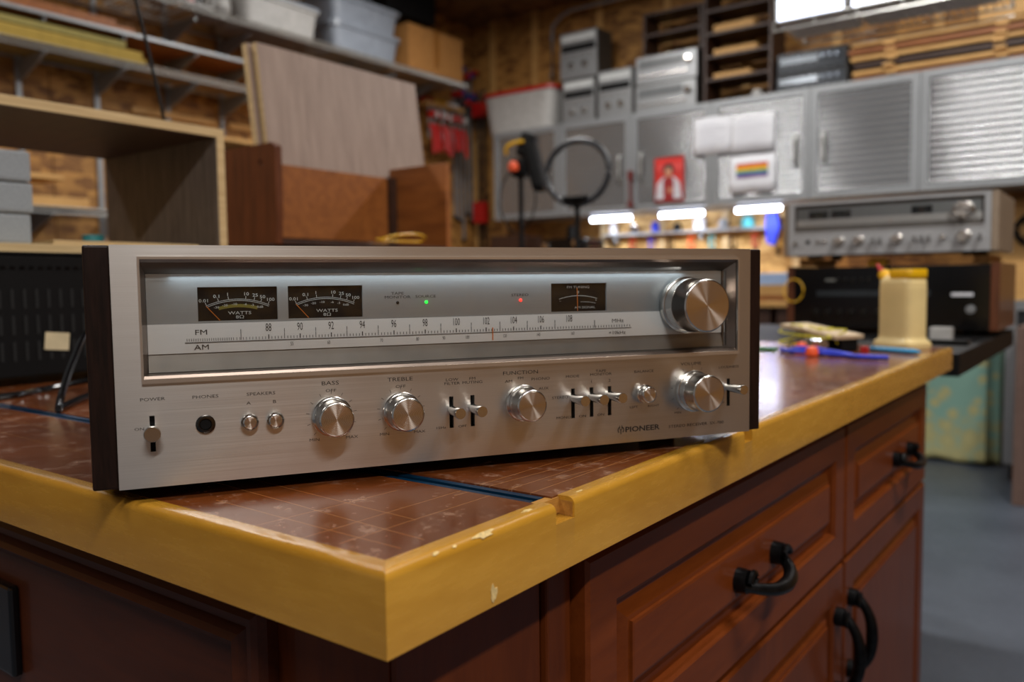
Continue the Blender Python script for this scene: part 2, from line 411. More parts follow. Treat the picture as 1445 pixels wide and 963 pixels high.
# cabinet under the top
cab=thing('island_cabinet','cherry-stained cabinet with raised panel drawers and doors under the worktop','cabinet',(0,0,-.9))
CZ=.9-T-.0005
b=MB(); b.box(-1.80,.050,.1,-.050,1.535,CZ,.001); b.build('body',M_cherryZ,cab)
b=MB(); b.box(-1.75,.10,0,-.11,1.49,.0995); b.build('toe_kick',M_black,cab)
def rect_front(name,parent,a0,a1,z0,z1,f,mat,profile,label=None):
    """profile: list of (inset, proud). f(a,z,h)->Vector"""
    loops=[]
    for ins,h in profile:
        loops.append([f(a0+ins,z0+ins,h),f(a1-ins,z0+ins,h),f(a1-ins,z1-ins,h),f(a0+ins,z1-ins,h)])
    b=MB(); b.rings(loops); return b.build(name,mat,parent)
PR=[(0,0),(0,.0165),(.003,.0195),(.042,.0195),(.0425,.0195),(.045,.0165),(.0475,.0155),(.048,.010),(.056,.0095),(.0665,.0155),(.070,.0160),(.0705,.0185),(.073,.0190),(.0735,.0190)]
fx=lambda a,z,h:Vector((-.0495+h,a,z))
HAND=None
def pull(parent,vertical,a,z,name='handle'):
    """scroll-ended iron pull; local frame: length along y, out along +x"""
    b=MB(); Lh=.060; pts=[];rr=[]
    for i in range(21):
        t=-1+2*i/20; pts.append((.006+.026*(1-abs(t)**2.6),t*Lh,-.012*(1-t*t) if not vertical else 0)); rr.append(.0088-.0022*abs(t))
    # curl at each end
    def curl(sg):
        c=[]
        for k in range(11):
            an=k/10*1.6*PI; r=.011*(1-k/14)
            c.append((.006+.010-.010*0+ -r*math.cos(an)*0+ .004*math.sin(an)*0, sg*(Lh-.010+r*math.cos(an)), .004+r*math.sin(an)))
        return c
    b.tube(pts,rr,10,flat=.85)
    for sg in (-1,1):
        b.cyl((0,sg*(Lh-.006),.003),(.012,sg*(Lh-.006),.003),.0135,.0125,18)
        b.tube([(x,y,z2) for x,y,z2 in curl(sg)],[.0042-.0002*k for k in range(11)],7)
        b.cyl((.012,sg*(Lh-.006),.003),(.0160,sg*(Lh-.006),.003),.005,.0025,10)
    o=b.build(name,M_iron,parent,True,); 
    if vertical: o.rotation_euler=(PI/2,0,0)
    o.location=(-.0495+.019,a,z); return o
d1=rect_front('drawer',cab,.237,.934,.9-.258,.9-.066,fx,M_cherryY,PR); pull(d1,False,.587,.9-.172)
d2=rect_front('drawer',cab,.944,1.522,.9-.258,.9-.066,fx,M_cherryY,PR); pull(d2,False,1.30,.9-.172)
d3=rect_front('door',cab,.237,.934,.105,.9-.264,fx,M_cherryZ,PR); pull(d3,True,.905,.9-.385)
d4=rect_front('door',cab,.944,1.522,.105,.9-.264,fx,M_cherryZ,PR); pull(d4,True,.972,.9-.378)
# stiles of the end facing the camera: corner stile and moulded edge beside the drawer
b=MB(); b.box(-.0495,.051,.1,-.0455,.196,CZ-.001,.0008); b.build('corner_panel',M_cherryZ,cab)
b=MB(); b.box(-.0495,.2,.1,-.0415,.231,CZ-.001,.002); b.build('face_stile',M_cherryZ,cab)
b=MB(); b.box(-.0495,.2311,.9-.064,-.045,1.53,CZ-.001,.0008); b.build('top_rail',M_cherryY,cab)
# left (short) side: raised door framed with a stepped moulding
fy=lambda a,z,h:Vector((a,.0495-h,z))
PM=[(0,0),(0,.008),(.002,.014),(.006,.0165),(.010,.0165),(.0115,.0130),(.014,.0128),(.018,.0175),(.023,.0190),(.027,.0165),(.031,.0110),(.034,.0060),(.037,.0045)]
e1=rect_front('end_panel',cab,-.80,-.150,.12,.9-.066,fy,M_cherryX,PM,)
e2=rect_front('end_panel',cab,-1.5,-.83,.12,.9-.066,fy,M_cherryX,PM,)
MB().box(-.62,.036,.9-.212,-.514,.0448,.9-.128,.003).build('outlet_plate',M_blackgloss,cab)['label']='black outlet plate'

# ================================================================ the receivers
def knob(parent,name,u,z,rf,rb,length,yb=-.002,ridge=True):
    b=MB()
    P=[(rb,0),(rb,.0035),(rb-.0008,.0042),(rf+.0006,.0044)]
    h=.0044
    if ridge:
        while h<length*.42: P+=[(rf+.0006,h+.0006),(rf+.0002,h+.0009),(rf+.0006,h+.0012)]; h+=.0014
    P+=[(rf,h+.0008),(rf,length-.0014),(rf-.0003,length-.0007),(rf-.0012,length-.0001)]
    b.lathe(P,48,axis='-y'); o=b.build(name,M_knob,parent,True); o.location=(u,yb,z)
    b=MB(); b.lathe([(rf-.0013,length-.0002),(rf-.0015,length)],48,axis='-y')
    f=b.build('knob_face',M_spun,o); return o
def stick(parent,u,z,length=.0215,r=.0036,name='switch_lever',tilt=0):
    b=MB(); b.lathe([(r*.8,-.003),(r*.8,0),(r*.85,.003),(r,.005),(r*1.1,length-.006),(r*1.18,length-.001),(r*1.08,length),(r*.2,length)],18,axis='-y')
    o=b.build(name,M_knob,parent,True); o.location=(u,-.002,z); o.rotation_euler=(tilt,0,0); return o
def grid_plate(mb,x0,x1,z0,z1,y0,y1,holes):
    """plate in the xz plane from y0 (front) to y1 with rectangular holes"""
    xs=sorted({x0,x1,*[h[0] for h in holes],*[h[1] for h in holes]}); zs=sorted({z0,z1,*[h[2] for h in holes],*[h[3] for h in holes]})
    inside=lambda x,z:any(h[0]<x<h[1] and h[2]<z<h[3] for h in holes)
    cell={}
    for i in range(len(xs)-1):
        for j in range(len(zs)-1):
            cell[i,j]=not inside((xs[i]+xs[i+1])/2,(zs[j]+zs[j+1])/2)
    V={}
    def v(x,y,z):
        k=(round(x,6),round(y,6),round(z,6))
        if k not in V: V[k]=mb.b.verts.new(k)
        return V[k]
    for (i,j),s in cell.items():
        if not s: continue
        X0,X1,Z0,Z1=xs[i],xs[i+1],zs[j],zs[j+1]
        mb.b.faces.new((v(X0,y0,Z0),v(X1,y0,Z0),v(X1,y0,Z1),v(X0,y0,Z1))); mb.b.faces.new((v(X0,y1,Z1),v(X1,y1,Z1),v(X1,y1,Z0),v(X0,y1,Z0)))
        for (di,dj,a,c) in ((-1,0,(X0,Z0),(X0,Z1)),(1,0,(X1,Z0),(X1,Z1)),(0,-1,(X0,Z0),(X1,Z0)),(0,1,(X0,Z1),(X1,Z1))):
            if not cell.get((i+di,j+dj),False):
                mb.b.faces.new((v(a[0],y0,a[1]),v(c[0],y0,c[1]),v(c[0],y1,c[1]),v(a[0],y1,a[1])))
def arc(mb,cx,cz,r,a0,a1,wd,y,n=16):
    P=[];Q=[]
    for i in range(n+1):
        a=math.radians(a0+(a1-a0)*i/n); P.append((cx+(r+wd/2)*math.cos(a),cz+(r+wd/2)*math.sin(a))); Q.append((cx+(r-wd/2)*math.cos(a),cz+(r-wd/2)*math.sin(a)))
    for i in range(n):
        vs=[mb.b.verts.new((x,y,z)) for x,z in (P[i],P[i+1],Q[i+1],Q[i])]; mb.b.faces.new(vs)
def receiver(root,side_mat,full=True):
    face=M_face if full else M_face2
    RW,RH=.525,.1573
    for u0,u1 in ((0,.0157),(.5093,.525)):
        b=MB(); b.box(u0,.004,0,u1,.365,RH,.0015); b.build('wood_side_panel',side_mat,root)
    b=MB(); b.box(.0160,.016,.004,.5090,.36,.1555,.002); b.build('chassis',M_black,root)
    slots=[.0367,.2396,.2562,.3397,.3561,.3723,.4871]
    holes=[(.0325,.4955,.0690,.1490)]+[(s-.0016,s+.0016,.0240,.0474) for s in slots]
    b=MB(); grid_plate(b,.0158,.5092,.0006,RH,-.002,.003,holes); b.build('faceplate',face,root,uv=True)
    for s in slots: MB().box(s-.0016,.0031,.0235,s+.0016,.0045,.048).build('slot_backing',M_black,root)
    # frame round the dial window
    b=MB()
    def slope(P): b.b.faces.new([b.b.verts.new(p) for p in P])
    fr=[(.0320,.4960,.0685,.1495)]
    grid_plate(b,.0316,.4964,.0684,.1498,-.0042,-.0021,[(.0330,.4950,.0712,.1482)])
    b.build('window_frame',M_framealu if full else face,root)
    b=MB(); b.rings([[Vector((.0330,-.002,.0712)),Vector((.4950,-.002,.0712)),Vector((.4950,-.002,.1482)),Vector((.0330,-.002,.1482))],
                     [Vector((.0332,-.001,.0730)),Vector((.4948,-.001,.0730)),Vector((.4948,-.001,.1462)),Vector((.0332,-.001,.1462))],
                     [Vector((.0356,.0085,.0742)),Vector((.4880,.0085,.0742)),Vector((.4880,.0085,.1392)),Vector((.0356,.0085,.1392))]],fill=False)
    b.build('window_bezel',M_bezel,root)
    b=MB(); b.prism([(.0743,.0070),(.0860,.0105),(.0860,.0125),(.0743,.0125)],lambda z,y:Vector((.0358,y,z)),lambda z,y:Vector((.4878,y,z))); b.build('lower_bezel',M_greyslope,root)
    b=MB(); mh=[(.0672,.1188,.1072,.1300),(.1260,.1780,.1075,.1301),(.3272,.3766,.1074,.1298)]
    grid_plate(b,.0358,.4878,.1060,.1390,.0100,.0120,mh); b.build('dial_plate',M_dial,root,uv=True)
    b=MB(); b.box(.0358,.0094,.0862,.4878,.0119,.1058); b.build('dial_scale_strip',M_strip,root,uv=True)
    for k,(x0,x1,z0,z1) in enumerate(mh):
        name='power_meter' if k<2 else 'tuning_meter'
        b=MB(); b.box(x0-.0003,.0121,z0-.0003,x1+.0003,.0126,z1+.0003); m=b.build(name,M_meter,root)
        y=.0119; cx=(x0+x1)/2
        b=MB()
        if k<2:
            cz=z0-.036; R=.0505
            arc(b,cx,cz,R,66,114,.0003,y); arc(b,cx,cz,R-.0010,66,114,.0003,y)
            for j,(s,f) in enumerate((('0.01',-.41),('0.1',-.25),('1',-.12),('10',.10),('25',.21),('50',.30),('100',.40))):
                a=PI/2-f; text_into(b,s,.0031,cx+(R+.0042)*math.cos(a),cz+(R+.0042)*math.sin(a)-.0006,y,1.25,.0)
                for r0 in (R+.0003,): 
                    p=Vector((cx+r0*math.cos(a),y,cz+r0*math.sin(a))); q=Vector((cx+(r0+.0019)*math.cos(a),y,cz+(r0+.0019)*math.sin(a))); n=Vector((math.sin(a),0,-math.cos(a)))*.00016
                    b.b.faces.new([b.b.verts.new(c) for c in (p-n,p+n,q+n,q-n)])
            for j,(s,f) in enumerate((('-30',-.3),('-20',-.18),('-10',-.05),('-6',.1),('-3',.2),('0dB',.31))):
                a=PI/2-f; text_into(b,s,.0021,cx+(R-.0034)*math.cos(a),cz+(R-.0034)*math.sin(a),y,1.3,.0)
            text_into(b,'WATTS',.0030,cx+.001,z0+.0050,y,1.5); text_into(b,'8\u03a9',.0030,cx+.001,z0+.0022,y,1.5)
            nd=((cx-.0205,cz+R-.0045),(cx-.0120,z0+.0003))
        else:
            cz=z0-.045; R=.0575
            arc(b,cx,cz,R,73,107,.0004,y)
            text_into(b,'FM TUNING',.0027,cx,z1-.0032,y,1.4); text_into(b,'AM SIGNAL',.0026,cx+.006,z0+.0030,y,1.4)
            text_into(b,'0',.0030,cx,z1-.0072,y,1.3); text_into(b,'\u2013',.003,cx-.016,z0+.0085,y); text_into(b,'+',.003,cx+.016,z0+.0085,y)
            arc(b,cx+.004,cz-.004,R-.001,78,92,.0003,y)
            nd=((cx-.0012,z1-.0035),(cx-.0008,z0+.0003))
        b.build('scale_print',M_white,m)
        b=MB(); p=Vector((nd[0][0],.0114,nd[0][1])); q=Vector((nd[1][0],.0114,nd[1][1])); n=Vector((.00024,0,0)); b.b.faces.new([b.b.verts.new(c) for c in (p-n,p+n,q+n,q-n)])
        b.build('needle',M_orange,m)
        if k==0:
            b=MB(); arc(b,cx,z0-.036,.0460,74,106,.0022,.01195); b.build('coloured_band',M_yel,m)
    # scale print
    b=MB(); y=.0091
    num=[(88,.1122),(90,.1334),(92,.1550),(94,.1772),(96,.2003),(98,.2239),(100,.2481),(102,.2720),(104,.2946),(106,.3176),(108,.3421)]
    if full:
        for n,u in num: text_into(b,str(n),.0078,u,.1017,y,.52)
        for n,u in ((55,.1277),(60,.1531),(70,.1910),(80,.2180),(90,.2383),(100,.2568),(120,.2873),(140,.3156),(160,.3454)): text_into(b,str(n),.0036,u,.0900,y,.6)
        text_into(b,'FM',.0050,.0687,.0997,y,1.35); text_into(b,'AM',.0050,.0688,.0897,y,1.35); text_into(b,'MHz',.0042,.3862,.0990,y,1.4); text_into(b,'\u00d710kHz',.0038,.3857,.0893,y,1.3)
    b.box(.0584,.0088,.0929,.3990,.0092,.0933)
    def tick(u,h,wd=.00018): b.box(u-wd,.0088,.0940,u+wd,.0092,.0940+h)
    us=[u for _,u in num]
    for i in range(len(us)-1):
        for k in range(10):
            u=us[i]+(us[i+1]-us[i])*k/10; tick(u,.0042 if k==5 else (.0030 if k==0 else .0018),.0003 if k in(0,) else .00016)
            if k==5: b.box(u-.00016,.0088,.0985,u+.00016,.0092,.1010)
    u=us[0]-.0021
    k=0
    while u>.0584: 
        tick(u,.0018,.00014); u-=.0021 if u>.09 else .0014; k+=1
    u=us[-1]
    while u<.398: tick(u,.0018,.00014); u+=.0024
    tick(.094,.0072); tick(.365,.0060)
    b.build('dial_lettering',M_ink,root)['kind']='stuff'
    b=MB(); b.box(.2768,.0084,.0872,.2775,.0088,.0968); b.build('tuning_pointer',M_orange,root)
    # indicator lamps
    for u,m_,nm in ((.2037,M_black,'tape_lamp'),(.2254,M_green if full else M_black,'source_lamp'),(.3010,M_redled if full else M_black,'stereo_lamp')):
        o=MB().lathe([(.0011,-.001),(.0011,.0006),(.0007,.0011),(.0002,.0012)],14,axis='-y').build(nm,m_,root,True); o.location=(u,.0100,.1172)
    if full:
        b=MB(); text_into(b,'TAPE',.0028,.2037,.1238,.0098,1.5); text_into(b,'MONITOR',.0028,.2037,.1211,.0098,1.5); text_into(b,'SOURCE',.0028,.2250,.1213,.0098,1.5); text_into(b,'STEREO',.0028,.3005,.1212,.0098,1.5); b.build('lamp_lettering',M_ink,root)
    b=MB(); b.box(.0360,.0045,.0755,.4876,.0052,.1388); b.build('dial_glass',M_glass,root)
    if full:
        ld=bpy.data.lights.new('dial_lamp','AREA'); ld.shape='RECTANGLE'; ld.size=.40; ld.size_y=.002; ld.energy=.042; ld.color=(.72,.88,1)
        lo=bpy.data.objects.new('dial_lamp',ld); COL.objects.link(lo); lo.parent=root; lo.location=(.25,.0068,.1382); lo.rotation_euler=(-.25,0,0)
    # controls
    knob(root,'tuning_knob',.4490,.1106,.0216,.0236,.0330,yb=.0075)
    knob(root,'bass_knob',.1518,.0392,.0121,.0140,.0200); knob(root,'treble_knob',.2015,.0392,.0121,.0140,.0200)
    knob(root,'function_knob',.2962,.0392,.0121,.0140,.0205); knob(root,'volume_knob',.4505,.0392,.0152,.0172,.0245)
    knob(root,'balance_knob',.4035,.0396,.0068,.0076,.0105,ridge=False)
    for u in (.0967,.1134): knob(root,'speaker_button',u,.0394,.0051,.0053,.0055,ridge=False)
    for u,z in ((.2396,.0375),(.2562,.0378),(.3397,.0400),(.3561,.0400),(.3723,.0403),(.4871,.0400)): stick(root,u,z)
    o=stick(root,.0367,.0372,.0130,.0044,'power_lever')
    o=MB().lathe([(.0062,-.001),(.0062,.0012),(.0055,.0016),(.0038,.0016),(.0036,.0006),(.0034,.0004)],28,axis='-y').build('phones_jack',M_chrome_dark,root,True); o.location=(.0690,-.002,.0396)
    o=MB().lathe([(.0035,.0005),(.0034,.0007),(.001,.0007)],24,axis='-y').build('jack_hole',M_black,root); o.location=(.0690,-.002,.0396)
    if full:
        b=MB(); T=lambda s,x,z,sz=.0031,sx=1.45:text_into(b,s,sz,x,z,-.0021,sx)
        T('POWER',.0374,.0581,.0030); T('PHONES',.0695,.0578,.0030); T('SPEAKERS',.1048,.0577,.0030); T('A',.0966,.0517,.003); T('B',.1134,.0517,.003)
        T('ON',.0290,.0392,.0026); T('BASS',.1513,.0622,.0040); T('OFF',.1517,.0570,.0030); T('TREBLE',.2013,.0622,.0040); T('OFF',.2015,.0570,.0030)
        T('MIN',.1395,.0232,.0028); T('MAX',.1655,.0232,.0028); T('MIN',.1890,.0232,.0028); T('MAX',.2150,.0232,.0028)
        T('LOW',.2404,.0598,.0029); T('FILTER',.2404,.0570,.0029); T('FM',.2563,.0598,.0029); T('MUTING',.2563,.0570,.0029); T('15Hz',.2312,.0246,.0026); T('OFF',.2480,.0246,.0026)
        T('FUNCTION',.2954,.0622,.0040); T('AM',.2855,.0560,.0030); T('FM',.2953,.0580,.0028); T('PHONO',.3120,.0566,.0030); T('AUX',.3145,.0490,.0028)
        T('STEREO',.3285,.0410,.0028); T('MONO',.3315,.0250,.0028); T('ON',.3480,.0250,.0028); T('ON',.3643,.0250,.0028)
        T('MODE',.3394,.0570,.0029); T('TAPE',.3645,.0600,.0029); T('MONITOR',.3645,.0574,.0029); T('1',.3561,.0520,.0030); T('2',.3723,.0520,.0030)
        T('BALANCE',.4040,.0577,.0029); T('LEFT',.3945,.0290,.0026); T('RIGHT',.4130,.0290,.0026); T('VOLUME',.4494,.0618,.0036); T('MIN',.4365,.0215,.0026); T('MAX',.4650,.0215,.0026); T('LOUDNESS',.4874,.0573,.0029); T('OFF',.4800,.0270,.0024)
        T('STEREO RECEIVER  SX-780',.4550,.0104,.0034,1.4); b.build('panel_lettering',M_ink,root)['kind']='stuff'
        b=MB(); text_into(b,'PIONEER',.0060,.4025,.0110,-.0021,1.36,bold=.022); b.build('brand_lettering',M_ink,root)
        # emblem: omega round a tuning fork
        b=MB(); arc(b,.3825,.0113,.0026,-50,75,.0007,-.0022); arc(b,.3825,.0113,.0026,105,230,.0007,-.0022)
        b.box(.38215,-.0022,.0078,.38285,-.0021,.0112); arc(b,.3825,.0125,.0010,180,360,.0005,-.0022); b.box(.3813,-.0022,.0125,.3817,-.0021,.0150); b.box(.3833,-.0022,.0125,.3837,-.0021,.0150); b.build('emblem',M_ink,root)
        b=MB()
        # ticks round the knobs
        for cx,r in ((.1518,.0155),(.2015,.0155),(.4505,.0188)):
            for k in range(11):
                a=math.radians(225-27*k); p=Vector((cx+r*math.cos(a),-.0022,.0392+r*math.sin(a))); q=Vector((cx+(r+.0022)*math.cos(a),-.0022,.0392+(r+.0022)*math.sin(a))); n=Vector((math.sin(a),0,-math.cos(a)))*.00013
                b.b.faces.new([b.b.verts.new(c) for c in (p-n,p+n,q+n,q-n)])
        b.build('knob_scale_marks',M_ink,root)['kind']='stuff'
    for u,v in ((.07,.06),(.455,.06),(.07,.30),(.455,.30)):
        MB().cyl((u,v,-.0088),(u,v,.0038),.016,seg=20).build('foot',M_black,root)
M_chrome_dark=plain('dark_nickel','4a4744',.25,1)
rec=thing('stereo_receiver','large silver-faced stereo receiver with dark wood sides on the front worktop','receiver',(-.2398,-.0209,.0092),1.02713)
receiver(rec,M_sidewood,True)
M_ltside=wood('pale_walnut_side','6d5c4c','a08d78',(12,12,1),6,.5)
rec2=thing('stereo_receiver','silver stereo receiver with pale wood sides stacked on the black receiver at the far bench','receiver',(-.562,2.25,.214),0)
receiver(rec2,M_ltside,False); rec2.scale=(1.08,1.0,1.0)
# its round meters read as dark windows only

# ================================================================ things on the island
# black amplifier seen from its slotted side, with a paper tag
amp=thing('amplifier','black vented amplifier with a masking tape tag left of the silver receiver','amplifier',(-1.0,.10,0))
b=MB(); b.box(-.36,0,.012,0,.50,.190,.003); b.build('case',M_black,amp)
M_slot=plain('slot_black','020202',.8)
for r,(z0,z1) in enumerate(((.036,.064),(.074,.102),(.112,.140),)):
    for k in range(26):
        if k==0 and r==0:
            s0=MB().box(-.0004,-.0022,-.014,.0006,.0022,.014).build('vent_slot',M_slot,amp); s0.location=(0,.035+k*.0168,(z0+z1)/2); continue
        c=s0.copy(); COL.objects.link(c); c.parent=amp; c.location=(0,.035+k*.0168,(z0+z1)/2)
MB().box(-.35,.005,.1905,.003,.495,.194,.001).build('lid',M_black,amp)
b=MB()
for k in range(34): b.box(.0001,.05+k*.0128,.170,.0018,.056+k*.0128,.1735)
b.build('top_grille',M_iron,amp)['kind']='stuff'
for yy in (.04,.46):
    for xx in (-.32,-.04): MB().cyl((xx,yy,0),(xx,yy,.0118),.016,seg=16).build('foot',M_black,amp)
MB().box(.0008,.194,.049,.0014,.229,.075,rot=Matrix.Rotation(-.10,3,'X')).build('paper_tag',plain('masking_tape','c8b894',.8),amp)['label']='cream paper tag stuck on the side'
# plywood case (unfinished) on the amplifier
def case_box(root,X0,X1,Y0,Y1,Z0,Z1,th,inner,edge,back=None,dark=None):
    """open box facing +x: panels of ply with veneer inside"""
    MB().box(X0,Y0,Z0,X1,Y1,Z0+th,.0008).build('bottom_board',edge,root)
    MB().box(X0,Y0,Z1-th,X1,Y1,Z1,.0008).build('top_board',edge,root)
    MB().box(X0,Y1-th,Z0+th+.0002,X1,Y1,Z1-th-.0002,.0008).build('side_board',edge,root)
    MB().box(X0,Y0,Z0+th+.0002,X1,Y0+th,Z1-th-.0002,.0008).build('side_board',edge,root)
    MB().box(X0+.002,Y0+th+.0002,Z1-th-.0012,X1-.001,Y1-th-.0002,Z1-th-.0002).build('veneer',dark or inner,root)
    MB().box(X0+.002,Y1-th-.0012,Z0+th+.0012,X1-.001,Y1-th-.0002,Z1-th-.0014).build('veneer',inner,root)
    MB().box(X0+.002,Y0+th+.0002,Z0+th+.0012,X1-.001,Y0+th+.0012,Z1-th-.0014).build('veneer',inner,root)
cs=thing('receiver_case','open unfinished plywood case lined with dark walnut on the black amplifier','case',(-1.07,0,.1945))
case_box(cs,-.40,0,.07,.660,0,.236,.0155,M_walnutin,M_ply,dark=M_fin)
# grey perforated panels standing inside
M_perf=plain('grey_foam_block','8f9498',.7,var=.15,scale=300)
for k in range(3):
    b=MB(); b.box(0,0,0,.05,.245,.0480,.005)
    single('foam_block','light grey foam block inside the plywood case, '+('bottom','middle','top')[k]+' of its stack of three','block',(-1.17+.004*k,.092+.003*(k%2),.2112+k*.0485),b,M_perf,group='grey foam blocks')
b=MB(); b.lathe([(.016,0),(.019,.03),(.0185,.031),(.017,.031),(.014,.002)],20)
single('plastic_cup','small teal plastic cup on the floor of the plywood case','cup',(-1.30,.525,.2105),b,M_teal,True)
b=MB(); b.box(0,0,0,.10,.26,.008,.001); single('ply_offcut','thin pale plywood offcut lying inside the plywood case','board',(-1.20,.36,.2105),b,M_ply)
# black receiver under the walnut case
am2=thing('amplifier','dark amplifier under the brown wooden case, yellow cable on top','amplifier',(-1.30,.94,0))
MB().box(-.22,0,.012,.0,.60,.238,.003).build('case',M_black,am2)
MB().box(.0002,.01,.03,.004,.59,.225,.001).build('front_panel',M_blackgloss,am2)
for yy in (.05,.55):
    for xx in (-.19,-.03): MB().cyl((xx,yy,0),(xx,yy,.0118),.016,seg=16).build('foot',M_black,am2)
# brown wooden case: left panel with a hole, back, right panel
ws=thing('console_case','brown walnut console case with a round hole in its left panel','case',(-1.52,.945,.2385))
b=MB()
n=24; hy=-.0001
# left panel: plate with a real round hole, built as ring around the hole
X0,X1,Z0,Z1=0,.231,.0,.232; hc=(.175,.190); hr=.0065
def ringpts(y):
    outer=[];inner=[]
    for k in range(n):
        a=2*PI*k/n; c,s_=math.cos(a),math.sin(a)
        t=min((X1-hc[0])/c if c>1e-6 else 9,(X0-hc[0])/c if c<-1e-6 else 9,(Z1-hc[1])/s_ if s_>1e-6 else 9,(Z0-hc[1])/s_ if s_<-1e-6 else 9)
        outer.append(Vector((hc[0]+t*c,y,hc[1]+t*s_))); inner.append(Vector((hc[0]+hr*c,y,hc[1]+hr*s_)))
    return outer,inner
o0,i0=ringpts(0); o1,i1=ringpts(.018)
R=[[b.b.verts.new(p) for p in l] for l in (o0,i0,i1,o1)]
for a,c in ((0,1),(1,2),(2,3),(3,0)):
    for k in range(n): b.b.faces.new((R[a][k],R[a][(k+1)%n],R[c][(k+1)%n],R[c][k]))
b.build('side_panel',M_walnutw,ws)
MB().box(0,.598,0,.225,.616,.250,.001).build('side_panel',M_orangewood,ws)
MB().box(0,.0185,.030,.012,.5975,.222,.001).build('back_panel',M_orangewood,ws)
MB().box(.0125,.575,.0,.030,.5975,.222,.001).build('corner_block',M_fin,ws)
MB().box(.0,.0185,.0,.225,.5975,.010,.001).build('floor_panel',M_fin,ws)
# leaning veneered sheets
rot=Matrix.Rotation(-.10,4,'Y')
for k in range(2):
    t=thing('veneered_sheet','walnut-veneered plywood sheet leaning on the brown case, '+('front','rear')[k]+' of the two','board',(-1.535-.026*k,1.118-.012*k,.463),0,'leaning walnut sheets')
    t.rotation_euler=(0,-.13,0)
    MB().box(-.019,0,0,0,.605,.322,.0008).build('core',M_ply,t)
    for q,(y0,y1) in enumerate(((.0005,.145),(.1455,.6045))): MB().box(.0002,y0,.0005,.0012,y1,.3215).build('veneer',M_walnutlt,t)
    if k==2: pass
# tall dark receiver case behind holding them up
b=MB(); b.box(-.16,0,0,0,.55,.45,.002); single('crate','dark wooden crate behind the leaning walnut sheets','crate',(-1.66,1.04,0),b,M_fin)
# yellow cable loop on the amplifier
b=MB(); pts=[(-.02+.03*math.sin(a),.0+.085*math.cos(a),.004+.016*max(0,math.sin(a+.3))) for a in [2*PI*i/24 for i in range(24)]]; b.tube(pts,.0026,8,True)
single('cable','loop of yellow cable lying in front of the brown case','cable',(-1.22,1.30,.252),b,M_yellow,True)
# power cords
def smooth(pts,n=8):
    P=[Vector(p) for p in pts]; out=[]
    P=[P[0]]+P+[P[-1]]
    for i in range(1,len(P)-2):
        for k in range(n):
            t=k/n; a,b_,c,d=P[i-1],P[i],P[i+1],P[i+2]
            out.append(.5*((2*b_)+(-a+c)*t+(2*a-5*b_+4*c-d)*t*t+(-a+3*b_-3*c+d)*t**3))
    out.append(P[-2]); return out
b=MB(); b.tube(smooth([(-.83,.33,.10),(-.80,.262,.085),(-.765,.222,.05),(-.72,.185,.015),(-.684,.165,.0045),(-.692,.172,.0045),(-.76,.232,.0045),(-.80,.28,.0045),(-.83,.36,.0045)]),.0044,8)
single('loose_cable','thin black power cord looping beside the dark wood side of the receiver','cord',(0,0,0),b,M_blackgloss,True)
b=MB(); b.tube(smooth([(-1.0,.02,.0045),(-.88,.12,.0045),(-.86,.19,.0045),(-.89,.24,.0045),(-.86,.30,.014),(-.80,.36,.016),(-.7,.42,.012)]),.0040,8)
single('loose_cable','black cable lying flat in front of the vented amplifier','cord',(0,0,0),b,M_blackgloss,True)
b=MB(); b.tube(smooth([(-1.2,.625,.4315),(-1.2,.612,.50),(-1.2,.585,.62),(-1.2,.56,.72),(-1.22,.5,1.0),(-1.25,.45,CEIL)]),.0032,8)
single('hanging_cable','dark cable hanging from the ceiling onto the plywood case','cable',(0,0,0),b,M_black,True)

# glue bottle
gb=thing('glue_bottle','cream plastic glue bottle with an orange cap and red spout tip at the worktop end','bottle',(-.082,1.545,0),-.63)
b=MB()
def rr(w_,d_,z,n=24,e=.35):
    out=[]
    for k in range(n):
        a=2*PI*k/n; c,s_=math.cos(a),math.sin(a); out.append(Vector((w_*math.copysign(abs(c)**e,c),d_*math.copysign(abs(s_)**e,s_),z)))
    return out
lp=[rr(.051,.032,0),rr(.053,.034,.006),rr(.052,.033,.014),rr(.045,.028,.019),rr(.0435,.027,.024)]
z=.028
while z<.120: lp+=[rr(.0430,.0265,z),rr(.0436,.0270,z+.003),rr(.0430,.0265,z+.006)]; z+=.008
lp+=[rr(.0430,.0265,.128),rr(.0425,.026,.138),rr(.040,.024,.141)]
b.rings(lp); b.build('body',M_cream,gb,True)
b=MB(); b.rings([rr(.0290,.024,.1413),rr(.0300,.025,.143),rr(.0300,.025,.157),rr(.0285,.0235,.160)])
o=b.build('cap',M_yellow,gb,True); o.location=(.0135,0,0)
b=MB(); b.tube([(-.032,0,.120),(-.040,0,.135),(-.048,0,.144)],[.013,.012,.010],14); b.build('spout',M_cream,gb,True)
b=MB(); b.cyl((-.046,0,.1425),(-.056,0,.1535),.012,.0115,16); b.build('spout_collar',M_yellow,gb,True)
b=MB(); b.cyl((-.0565,0,.154),(-.074,0,.172),.0065,.0030,12); b.build('spout_tip',M_red,gb,True)
